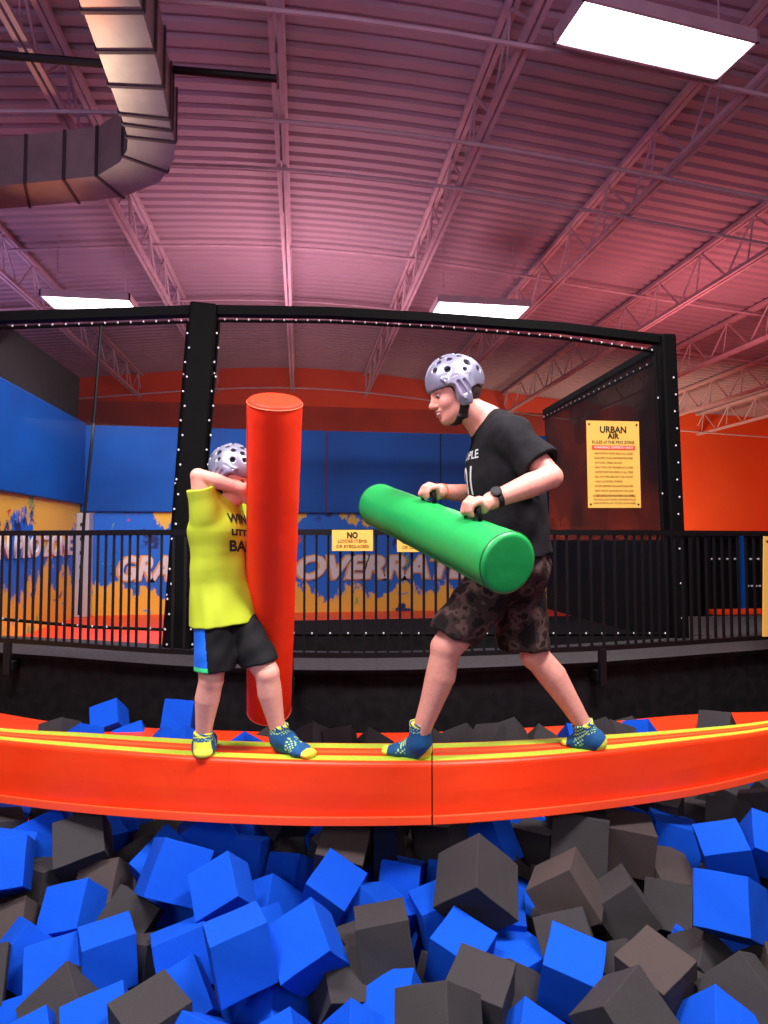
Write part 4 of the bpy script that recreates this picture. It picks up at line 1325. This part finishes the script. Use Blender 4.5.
def helmet(o, f, u, s, parent, name='helmet'):
    T, R = Lf(o, f, u)
    S = Sculpt(.0024, .006)
    S.ell(T(-.014 * s, 0, .042 * s), (.128 * s, .100 * s, .112 * s), R)
    # raised middle ridge and side ribs
    S.ell(T(-.014 * s, 0, .046 * s), (.131 * s, .026 * s, .115 * s), R, k=.004)
    for q in (1, -1):
        S.ell(T(-.004 * s, q * .086 * s, -.002 * s), (.050 * s, .024 * s, .078 * s), R, k=.012)
        S.chain([T(.070 * s, q * .078 * s, .052 * s), T(.006 * s, q * .104 * s, -.048 * s), T(-.040 * s, q * .100 * s, .050 * s), T(.070 * s, q * .078 * s, .052 * s)], [.007 * s] * 4, k=.004)
        S.ell(T(.008 * s, q * .092 * s, .010 * s), (.056 * s, .017 * s, .064 * s), R, k=.006)
    # cut the opening for the face and the bottom edge
    S.box(T(.115 * s, 0, -.070 * s), (.082 * s, .12 * s, .092 * s), R, .02, op='s', k=.008)
    S.box(T(-.105 * s, 0, -.085 * s), (.075 * s, .13 * s, .075 * s), R, .02, op='s', k=.008)
    S.box(T(0, 0, -.150 * s), (.2 * s, .2 * s, .075 * s), R, .01, op='s', k=.004)
    # hollow
    S.ell(T(-.014 * s, 0, .036 * s), (.110 * s, .083 * s, .094 * s), R, op='s', k=.002)
    S.box(T(-.012 * s, 0, -.05 * s), (.080 * s, .079 * s, .08 * s), R, .03, op='s', k=.002)
    # round vents
    c0 = T(-.014 * s, 0, .042 * s)
    vents = []
    for q in (1, -1):
        vents += [(72, q * 22, .010), (50, q * 30, .010), (30, q * 26, .009), (25, q * 58, .010), (55, q * 70, .010), (30, q * 118, .012), (58, q * 118, .010), (14, q * 100, .007), (38, q * 150, .011), (8, q * 140, .010), (70, q * 160, .010)]
    for el, az, r_ in vents:
        el, az = math.radians(el), math.radians(az)
        d_ = (R[0] * math.cos(az) * math.cos(el) + R[1] * math.sin(az) * math.cos(el) + R[2] * math.sin(el))
        S.cap(c0 + d_ * .07 * s, c0 + d_ * .15 * s, r_ * 1.3 * s, op='s', k=.003)
    for q in (1, -1):      # slots on the ear guard
        for k_ in range(2):
            S.cap(T((.016 - k_ * .026) * s, q * .125 * s, .022 * s), T((.000 - k_ * .026) * s, q * .125 * s, -.028 * s), .022 * s * .32, op='s', k=.003)
            S.cap(T((.016 - k_ * .026) * s, q * .106 * s, .022 * s), T((.000 - k_ * .026) * s, q * .106 * s, -.026 * s), .0075 * s, op='s', k=.003)
        S.cap(T(.050 * s, q * .106 * s, .050 * s), T(.016 * s, q * .112 * s, .054 * s), .008 * s, op='s', k=.003)
    sh = S.build(name, M['helmet'], parent, relax=1)
    L_ = Sculpt(.004, .01)
    L_.ell(T(-.014 * s, 0, .038 * s), (.1135 * s, .0865 * s, .0975 * s), R)
    for q in (1, -1):
        L_.ell(T(-.004 * s, q * .080 * s, -.002 * s), (.040 * s, .013 * s, .058 * s), R, k=.01)
    L_.box(T(.115 * s, 0, -.070 * s), (.080 * s, .12 * s, .090 * s), R, .02, op='s', k=.006)
    L_.box(T(0, 0, -.132 * s), (.2 * s, .2 * s, .08 * s), R, .01, op='s', k=.004)
    L_.build('helmet_liner', M['liner'], sh, relax=1)
    C_ = Sculpt(.003, .01)
    for q in (1, -1):
        C_.ecap(T(-.006 * s, q * .082 * s, -.045 * s), T(.018 * s, q * .050 * s, -.112 * s), (.024 * s, .006 * s), (.022 * s, .006 * s), R[0])
        C_.ecap(T(.018 * s, q * .050 * s, -.112 * s), T(.040 * s, 0, -.128 * s), (.022 * s, .006 * s), (.022 * s, .006 * s), R[0])
    C_.build('chin_strap', M['strap'], sh, relax=1)
    # small badge outline on the ear guard
    return sh


def fist(S, G, hax, back, wrist, s=1.0, r=.017, thumb_side=1, k=.006):
    """closed hand round a bar: G grip centre, hax bar direction, back = direction from bar to palm (towards the wrist)"""
    G = Vector(G); a = Vector(hax).normalized(); b = Vector(back); b = (b - a * b.dot(a)).normalized(); c = a.cross(b)
    W = Vector(wrist)
    up = c if (c.dot(Z) > 0) else -c
    # palm: slab behind the bar, reaching to the wrist
    pc = G + b * (r + .020) * s
    S.ell(pc + up * .006 * s, (.043 * s, .018 * s, .032 * s), (a, b, up), k=.012)
    S.cap(pc + b * .012 * s, W, .026 * s, .027 * s, k=.02)
    for i in range(4):
        off = a * ((i - 1.5) * .0205 * s)
        ln = (0.93, 1.0, .96, .82)[i]
        R_ = r + .011 * s
        pts = []
        for deg in (20, 70, 125, 185, 235):
            an = math.radians(deg * (ln * .5 + .5))
            rr = R_ * (1.28 if deg < 100 else 1.0)
            pts.append(G + off * (1 if deg < 100 else .92) + (b * math.cos(an) + up * math.sin(an)) * rr)
        S.chain(pts, [.0108 * s, .0112 * s, .0100 * s, .0092 * s, .0082 * s], k=k)
        S.ell(pts[1], (.0118 * s,) * 3, k=k)
    # thumb leaves the side of the palm near its base and closes over the first fingers
    e_ = a * thumb_side
    t0 = pc + e_ * .030 * s + b * .012 * s - up * .006 * s
    t1 = G + e_ * .046 * s + b * (.012) * s - up * .016 * s
    t2 = G + e_ * .040 * s - b * (.014) * s - up * .020 * s
    t3 = G + e_ * .024 * s - b * (.030) * s - up * .010 * s
    S.chain([t0, t1, t2, t3], [.015 * s, .0125 * s, .0110 * s, .0090 * s], k=.008)


def sock(side_name, heel, toe, ankle, cuff, s, parent, up=Z, lift=0.0):
    """heel / toe = points on the sole, ankle / cuff = leg axis points"""
    heel, toe = Vector(heel), Vector(toe)
    f = (toe - heel); L = f.length; f.normalize(); l = Z.cross(f).normalized(); u = f.cross(l)
    T = lambda x, y, z: heel + f * x + l * y + u * z
    S = Sculpt(.0035, .014)
    w = L
    S.cap(T(.10 * w, 0, .13 * w), T(.26 * w, 0, .13 * w), .125 * w, .12 * w)
    S.ecap(T(.20 * w, 0, .15 * w), T(.62 * w, 0, .10 * w), (.15 * w, .15 * w), (.175 * w, .11 * w), l, k=.03)
    S.ecap(T(.60 * w, 0, .09 * w), T(.86 * w, .01 * w, .075 * w), (.19 * w, .10 * w), (.165 * w, .078 * w), l, k=.02)
    S.cap(ankle, T(.22 * w, 0, .20 * w), .044 * s, .046 * s, k=.05)
    S.cap(cuff, ankle, .048 * s, .044 * s, k=.02)
    S.plane(heel - u * 0.0, -u, k=.004)
    ca = Vector(cuff); cn = (Vector(cuff) - Vector(ankle)).normalized()
    S.plane(ca, cn, k=.002)
    an_ = Vector(ankle)

    def region(fc):
        rel = fc - np.array(heel)
        x = rel @ np.array(f); z = rel @ np.array(u); y = rel @ np.array(l)
        out = np.zeros(len(fc), int)
        out[(x > .80 * w)] = 1
        out[((x - 0) + z * .9 < .17 * w)] = 1
        h = (fc - np.array(ca)) @ np.array(cn)
        band = (h > -.014 * s)
        out[band] = np.where(np.sin(np.arctan2(y[band], x[band] - .22 * w) * 14 + h[band] * 300) > -.2, 1, 0)
        pat = (h < -.020 * s) & (h > -.040 * s)
        out[pat] = np.where(np.sin(y[pat] * 420) * np.sin(h[pat] * 500 + x[pat] * 260) > .35, 2, 0)
        pat = (x > .42 * w) & (x < .62 * w) & (z > .09 * w) & (np.abs(y) > .03 * w)
        out[pat] = np.where(np.sin(x[pat] * 330) * np.sin(z[pat] * 380 + y[pat] * 200) > .25, 2, 0)
        return out
    return S.build('sock', [M['sockblue'], M['sockyel'], M['sockpat']], parent, region=region)


def print_on(name, body, size, bvh, origin, ex, ey, m, parent, width=None, shear=0.0, offset=0.0, lift=.003):
    """lettering wrapped onto a garment by casting onto its surface"""
    me = text_mesh(body, size, extrude=0.0, offset=offset, shear=shear, width=width)
    bm = bmesh.new(); bm.from_mesh(me)
    for _ in range(2):
        bmesh.ops.subdivide_edges(bm, edges=[e_ for e_ in bm.edges if e_.calc_length() > .012], cuts=1)
    bmesh.ops.triangulate(bm, faces=bm.faces)
    bm.to_mesh(me); bm.free()
    ex = Vector(ex).normalized(); ey = Vector(ey).normalized(); n = ex.cross(ey).normalized()
    for v in me.vertices:
        p = Vector(origin) + ex * v.co.x + ey * v.co.y
        hit = bvh.ray_cast(p + n * .35, -n, .8)
        v.co = (hit[0] + n * lift) if hit[0] is not None else p
    me.materials.clear()
    return link(name, me, parent, m)


def bvh_of(S):
    return BVHTree.FromPolygons([tuple(v) for v in S.V], [tuple(q) for q in S.Q.tolist()])


V3 = lambda p: Vector(p)
# ================================================================== the man
man = tag(empty('person', Wz(500, 755, 1.0)), 'man in black t-shirt and camouflage shorts wearing a silver helmet, holding the green bat', 'person')
mf = (-CR * .96 - FH * .10 - Z * 0).normalized()       # facing the left of the picture
hf = (-CR * .93 - FH * .22 - Z * .30).normalized()
pelv, waist, chest, upch = P(514, 566, 2.64), P(509, 525, 2.64), P(504, 470, 2.64), P(496, 436, 2.63)
shL, shR = P(512, 437, 2.47), P(492, 441, 2.78)
elL, wrL = P(551, 477, 2.34), P(500, 498, 2.28)
elR, wrR = P(496, 496, 2.84), P(449, 491, 2.70)
hipL, knL, anL = P(503, 572, 2.57), P(446, 648, 2.53), P(419, 737, 2.54)
hipR, knR, anR = P(519, 574, 2.73), P(535, 655, 2.73), P(587, 731, 2.70)
neckb = P(487, 424, 2.62)
hc = P(455, 393, 2.60)
gripL, gripR = gh[1][0], gh[0][0]
wrL = gripL + (P(500, 497, 2.30) - gripL).normalized() * .095
wrR = gripR + (P(449, 490, 2.72) - gripR).normalized() * .095
S = Sculpt(.0042, .03)
side = mf.cross(Z)
S.ecap(pelv, waist, (.165, .125), (.155, .125), side)
S.ecap(waist, chest, (.155, .125), (.180, .135), side)
S.ecap(chest, upch, (.175, .130), (.150, .085), side)
S.cap(shL, shR, .062, .062, k=.05)
S.chain([shL, shL.lerp(elL, .5), elL], [.060, .054, .043], k=.02); S.chain([elL, elL.lerp(wrL, .35), wrL], [.043, .047, .030], k=.01)
S.chain([shR, shR.lerp(elR, .5), elR], [.058, .052, .043], k=.008); S.chain([elR, elR.lerp(wrR, .35), wrR], [.043, .046, .030], k=.01)
for h_p, k_p, a_p in ((hipL, knL, anL), (hipR, knR, anR)):
    S.chain([h_p, h_p.lerp(k_p, .5), k_p], [.098, .086, .062], k=.03)
    sh_ = (a_p - k_p).normalized(); bk = (-mf - sh_ * (-mf).dot(sh_)).normalized()
    S.chain([k_p, k_p.lerp(a_p, .3) + bk * .012, k_p.lerp(a_p, .62) + bk * .008, a_p], [.058, .062, .047, .034], k=.004)
    S.ell(k_p - bk * .010, (.052, .052, .056), k=.012)
    S.cap(a_p, a_p - Z * .02, .032, .030, k=.006)
T, R = head(S, hc, hf, Z, 1.0, neckb, (.056, .066))
S.cap(neckb, upch + side * .0, .070, .08, k=.05)
fist(S, gripL, gh[1][1], (wrL - gripL), wrL, 1.0, .014, thumb_side=-1)
fist(S, gripR, gh[0][1], (wrR - gripR), wrR, 1.0, .014, thumb_side=-1)
body = S.build('body', M['skin'], man, relax=2)
face_bits(T, 1.0, body)
Hs = Sculpt(.004, .01)      # short hair below the helmet
Hs.ell(T(-.034, 0, .010), (.082, .081, .085), R)
Hs.box(T(.09, 0, -.02), (.095, .12, .12), R, .02, op='s')
Hs.box(T(0, 0, -.16), (.2, .2, .09), R, .01, op='s', k=.01)
Hs.build('hair', M['hair'], man)
helmet(T(0, 0, .004), hf, Z, 1.0, man)

# black t-shirt
S = Sculpt(.0045, .03)
hemc = P(513, 556, 2.64)
S.ecap(hemc, waist, (.195, .158), (.185, .155), side)
S.ecap(waist, chest, (.185, .155), (.200, .158), side)
S.ecap(chest, upch, (.195, .152), (.165, .100), side)
S.cap(shL, shR, .080, .080, k=.05)
slL = shL.lerp(elL, .74); slR = shR.lerp(elR, .78)
S.chain([shL, shL.lerp(elL, .5), slL], [.076, .079, .084], k=.03)
S.chain([shR, shR.lerp(elR, .5), slR], [.074, .075, .080], k=.03)
S.cap(upch, neckb, .10, .075, k=.04)
for q, e_, rr in ((slL, elL, .064), (slR, elR, .060)):
    d_ = (e_ - q).normalized()
    S.box(q + d_ * .07, (.07, .12, .12), (d_, d_.orthogonal().normalized(), d_.cross(d_.orthogonal().normalized())), .002, op='s', k=.003)
    S.cap(q - d_ * .03, q + d_ * .05, rr, rr, op='s', k=.002)
nd = (hc - neckb).normalized()
S.cap(neckb + nd * .052 - mf * -.010, neckb + nd * .15, .074, .085, op='s', k=.006)
hu = (waist - hemc).normalized()
S.box(hemc - hu * .10, (.10, .3, .3), (hu, side, hu.cross(side)), .002, op='s', k=.004)
S.ecap(hemc + hu * .02, hemc - hu * .1, (.178, .142), (.178, .142), side, op='s', k=.003)
S.warp(wave(.0060, [((.3, .2, 1), .16, 0), ((.8, .3, -.7), .11, 1.3), ((-.6, .4, .8), .13, 2.2), ((.9, -.3, .25), .09, .5)]))
shirt = S.build('t_shirt', M['tee'], man)
bv = bvh_of(S)
# chest print, facing the front of the shirt
pn = (-CR * .90 - FH * .42).normalized(); pex = Z.cross(pn).normalized()
tc_ = P(466, 463, 2.52)
print_on('shirt_print', 'PEOPLE', .05, bv, P(442, 455, 2.57), pex, Z, M['printwhite'], shirt, width=.19, offset=.001)
print_on('shirt_print', '01', .17, bv, P(444, 482, 2.57), pex, Z, M['printwhite'], shirt, width=.10, offset=.002)

# camouflage shorts
S = Sculpt(.0045, .02)
wb = P(511, 545, 2.64)
S.ecap(wb, pelv, (.180, .140), (.185, .150), side)
hmL, hmR = P(451, 636, 2.53), P(524, 648, 2.73)
for h_p, q, e_ in ((hipL, hmL, hmL), (hipR, hmR, hmR)):
    S.cap(h_p, q, .112, .098 if q is hmL else .112, k=.035)
for h_p, q, rr in ((hipL, hmL, .080), (hipR, hmR, .088)):
    d_ = (q - h_p).normalized()
    cut = (d_ * .8 - Z * .6).normalized() if q is hmR else (d_ * .9 - Z * .35 + CR * .1).normalized()
    S.box(q + cut * .10, (.10, .14, .14), (cut, cut.orthogonal().normalized(), cut.cross(cut.orthogonal().normalized())), .002, op='s', k=.004)
    S.cap(q - d_ * .05, q + d_ * .1, rr, rr + .004, op='s', k=.003)
wn = (wb - pelv).normalized()
S.box(wb + wn * .12, (.11, .3, .3), (wn, side, wn.cross(side)), .002, op='s', k=.004)
S.warp(wave(.0065, [((.9, .1, .5), .12, 0), ((.8, .3, -.9), .10, 1.3), ((-.3, .4, 1), .14, 2.2), ((.9, -.3, .1), .07, .5)]))
sh = S.build('camouflage_shorts', M['camo'], man)

sock('l', Wz(429, 760, 1.0) + FH * .035, Wz(379, 757, 1.0) + FH * .05, P(420, 742, 2.55), P(421, 722, 2.55), 1.0, man)
sock('r', Wz(603, 749, 1.0), Wz(558, 744, 1.0) + FH * .0, P(587, 736, 2.70), P(582, 722, 2.70), 1.0, man)
# watch and wristband
wd = (elL - wrL).normalized(); wc = wrL + wd * .025
w_e = MB()
ws, wu = frame_from(wd, Z)[1:]
w_e.tube([wc - wd * .011, wc + wd * .011], .0365, 24)
wt = w_e.build('wristwatch', M['strap'], man, smooth=False)
fc_ = wc + (ws * .65 - FH * .75).normalized() * .037
fn = (fc_ - wc).normalized(); fa, fb, fc2 = frame_from(fn, wd)
MB().tube([fc_ - fn * .006, fc_ + fn * .008], .021, 20).build('watch_case', M['blackmetal'], wt)
MB().tube([fc_ + fn * .008, fc_ + fn * .0095], .016, 20).build('watch_face', M['liner'], wt)
rd = (elR - wrR).normalized(); rc = wrR + rd * .012
MB().tube([rc - rd * .008, rc + rd * .008], .0345, 24).build('wristband', M['wrist'], man)

# ================================================================== the boy
boy = tag(empty('person', Wz(240, 755, 1.0)), 'boy in lime yellow t-shirt and black shorts behind the red bat', 'person')
bf = (CR * .86 - FH * .5).normalized()
bhf = (CR * .86 - FH * .38 - Z * .34).normalized()
bs = bf.cross(Z)
pel, wai, che, upc = P(222, 612, 2.66), P(220, 570, 2.66), P(219, 530, 2.66), P(220, 508, 2.66)
s1, s2 = P(206, 512, 2.58), P(233, 509, 2.76)
e1, w1 = P(198, 476, 2.55), P(238, 484, 2.56)
e2_, w2 = P(262, 545, 2.86), P(271, 560, 2.78)
h1, k1, a1 = P(214, 616, 2.60), P(211, 680, 2.57), P(203, 738, 2.60)
h2, k2, a2 = P(236, 616, 2.68), P(267, 673, 2.60), P(279, 734, 2.63)
nb_ = P(224, 500, 2.67)
bh = P(232, 477, 2.66)
g1 = rh[0][0]; g2 = rh[1][0]
w1 = g1 + (P(232, 482, 2.56) - g1).normalized() * .078
w2 = g2 + (e2_ - g2).normalized() * .07
S = Sculpt(.0038, .024)
S.ecap(pel, wai, (.115, .085), (.110, .085), bs)
S.ecap(wai, che, (.110, .085), (.122, .088), bs)
S.ecap(che, upc, (.118, .085), (.100, .060), bs)
S.cap(s1, s2, .042, .042, k=.03)
S.chain([s1, s1.lerp(e1, .5), e1], [.046, .042, .031], k=.02); S.chain([e1, e1.lerp(w1, .4), w1], [.031, .033, .022], k=.004)
S.chain([s2, s2.lerp(e2_, .5), e2_], [.040, .036, .032], k=.008); S.chain([e2_, e2_.lerp(w2, .4), w2], [.033, .031, .022], k=.008)
for h_p, k_p, a_p in ((h1, k1, a1), (h2, k2, a2)):
    S.chain([h_p, h_p.lerp(k_p, .5), k_p], [.074, .066, .050], k=.02)
    bk = (-bf)
    S.chain([k_p, k_p.lerp(a_p, .32) + bk * .006, k_p.lerp(a_p, .65) + bk * .004, a_p], [.049, .051, .040, .030], k=.004)
    S.ell(k_p + bf * .006, (.043, .043, .048), k=.012)
    S.cap(a_p, a_p - Z * .015, .028, .026, k=.006)
bsc = .87
T, R = head(S, bh, bhf, Z, bsc, nb_, (.042, .048))
fist(S, g1, rh[0][1], (w1 - g1), w1, .82, .014, thumb_side=-1)
fist(S, g2, rh[1][1], (w2 - g2), w2, .82, .014, thumb_side=-1)
bb = S.build('body', M['skin_boy'], boy, relax=2)
face_bits(T, bsc, bb, brow='hair2')
Hs = Sculpt(.004, .01)
Hs.ell(T(-.026, 0, .010), (.074, .071, .074), R)
Hs.box(T(.09, 0, -.02), (.095, .12, .12), R, .02, op='s')
Hs.box(T(0, 0, -.15), (.2, .2, .09), R, .01, op='s', k=.01)
Hs.build('hair', M['hair2'], boy)
helmet(T(0, 0, .004), bhf, Z, bsc, boy)
# lime t-shirt
S = Sculpt(.004, .022)
hm = P(224, 622, 2.66)
S.ecap(hm, wai, (.162, .128), (.130, .106), bs)
S.ecap(wai, che, (.128, .104), (.136, .108), bs)
S.ecap(che, upc, (.134, .106), (.110, .074), bs)
S.cap(s1, s2, .056, .056, k=.03)
q1 = s1.lerp(e1, .68); q2 = s2.lerp(e2_, .7)
S.chain([s1 - Z * .02, q1], [.056, .059], k=.03)
S.chain([s2, q2], [.054, .058], k=.025)
S.cap(upc, nb_, .075, .058, k=.03)
for q, e_, rr in ((q1, e1, .047), (q2, e2_, .046)):
    d_ = (e_ - q).normalized()
    o1 = d_.orthogonal().normalized()
    S.box(q + d_ * .06, (.06, .09, .09), (d_, o1, d_.cross(o1)), .002, op='s', k=.003)
    S.cap(q - d_ * .025, q + d_ * .05, rr, rr, op='s', k=.002)
nd = (bh - nb_).normalized()
S.cap(nb_ + nd * .040 + bf * .006, nb_ + nd * .12, .058, .066, op='s', k=.005)
hu = (wai - hm).normalized()
S.box(hm - hu * .08, (.08, .25, .25), (hu, bs, hu.cross(bs)), .002, op='s', k=.004)
S.ecap(hm + hu * .02, hm - hu * .1, (.138, .104), (.138, .104), bs, op='s', k=.003)
S.warp(wave(.0034, [((.3, .2, 1), .30, 0), ((.9, .3, -.5), .13, 1.3), ((-.8, .4, .6), .17, 2.2), ((1, -.3, .1), .07, .5)]))
bsht = S.build('t_shirt', M['yellowtee'], boy)
bv = bvh_of(S)
pn = (bf * .75 - FH * .6 - CR * .1).normalized(); pex = Z.cross(pn).normalized()
for body_, px_, py, sz, wdt in (('WIN', 243, 517, .055, .10), ('LITTLE', 250, 531, .034, .12), ('BALL', 252, 545, .062, .15)):
    print_on('shirt_print', body_, sz, bv, P(px_, py, 2.55), pex, Z + bf * -.1, M['printdark'], bsht, width=wdt, offset=.002)
# shorts
S = Sculpt(.004, .018)
S.ecap(P(222, 604, 2.66), pel, (.118, .088), (.130, .100), bs)
S.plane(P(222, 604, 2.66), Z)
m1, m2 = P(215, 670, 2.58), P(261, 664, 2.62)
S.cap(h1, m1, .080, .086, k=.02)
S.cap(h2, m2, .078, .080, k=.02)
for h_p, q, rr in ((h1, m1, .066), (h2, m2, .062)):
    d_ = (q - h_p).normalized(); cut = (d_ * .6 - Z * .6).normalized(); o1 = cut.orthogonal().normalized()
    S.box(q + cut * .09, (.09, .11, .11), (cut, o1, cut.cross(o1)), .002, op='s', k=.004)
    S.cap(q - d_ * .05, q + d_ * .1, rr, rr + .004, op='s', k=.003)
S.warp(wave(.0045, [((.9, .1, .5), .11, 0), ((.8, .3, -.9), .09, 1.3), ((-.3, .4, 1), .12, 2.2)]))
crn = np.array(CR)


def reg(fc):
    out = np.zeros(len(fc), int)
    q = np.array(h1); ax_ = np.array((m1 - h1).normalized())
    rel = fc - q; rel = rel - np.outer(rel @ ax_, ax_)
    ang = rel @ np.array(-CR * .74 - FH * .67) / (np.linalg.norm(rel, axis=1) + 1e-6)
    lx = (fc - np.array(CAM)) @ crn
    hz = (q[2] - fc[:, 2])
    msk = (ang > .84 - .14 * np.clip(hz, 0, .25) / .25) & (fc[:, 2] < q[2] + .02)
    out[msk] = 1
    out[msk & (fc[:, 2] < m1.z + .022)] = 2
    return out


S.build('shorts', [M['boyshorts'], M['sideblue'], M['sidegreen']], boy, region=reg)
sock('l', Wz(205, 748, 1.0) + FH * .03, Wz(200, 763, 1.0) + FH * .03, P(203, 741, 2.60), P(203, 731, 2.60), .84, boy)
sock('r', Wz(276, 750, 1.0) + FH * .02, Wz(315, 760, 1.0), P(279, 737, 2.63), P(279, 724, 2.63), .84, boy)
EXPO = 0.0
# ------------------------------------------------------------------ which cubes the picture shows, and their labels
scene.view_settings.view_transform = 'Standard'
scene.view_settings.look = 'None'
scene.view_settings.exposure = EXPO
scene.view_settings.gamma = 1.0
scene.view_settings.use_curve_mapping = False
bpy.context.view_layer.update()
dg = bpy.context.evaluated_depsgraph_get()
hits = {}
step = 4
for py in range(660, 1024, step):
    for px in range(2, 768, step):
        d_ = ray(px, py).normalized()
        ok, loc, nrm, idx, ob, mw = scene.ray_cast(dg, CAM, d_)
        if ok and ob.name.startswith('foam_cube'):
            s_ = hits.setdefault(ob.name, [0, 0, 0]); s_[0] += 1; s_[1] += px; s_[2] += py
keep = []
for i, (o_, c_) in enumerate(cubes):
    h = hits.get(o_.name)
    if not h:
        bpy.data.objects.remove(o_); continue
    keep.append([o_, c_, h[1] / h[0], h[2] / h[0], h[0]])
words = ['first', 'second', 'third', 'fourth', 'fifth', 'sixth', 'seventh', 'eighth', 'ninth', 'tenth', 'eleventh', 'twelfth', 'thirteenth', 'fourteenth', 'fifteenth', 'sixteenth',
         'seventeenth', 'eighteenth', 'nineteenth', 'twentieth']
def ordw(i):
    return words[i] if i < 20 else 'number %d' % (i + 1)
cname = {'blue': 'blue', 'black': 'black', 'brown': 'black'}
behind = [k for k in keep if (k[0].matrix_world.translation - CAM).dot(CF) > 2.86 and k[3] < 770]
front = [k for k in keep if k not in behind]
front.sort(key=lambda k: k[3])
rows_n = 9
rows = [('behind the beam', behind)]
rn = ['directly under the orange beam', 'second row below the beam', 'third row below the beam', 'fourth row below the beam', 'middle row of the pit', 'fourth row from the bottom', 'third row from the bottom', 'second row from the bottom', 'row along the bottom edge']
for r_ in range(rows_n):
    a = len(front) * r_ // rows_n; b = len(front) * (r_ + 1) // rows_n
    rows.append((rn[r_], front[a:b]))
for nm, lst in rows:
    lst.sort(key=lambda k: k[2])
    cnt = {}
    for k in lst:
        cn = cname[k[1]]; i = cnt.get(cn, 0); cnt[cn] = i + 1
        tag(k[0], '%s foam cube, %s %s one from the left, %s' % (cn, ordw(i), cn, nm), 'foam cube', 'foam cubes in the pit')
print('CUBES', len(cubes), 'kept', len(keep), 'behind', len(behind))
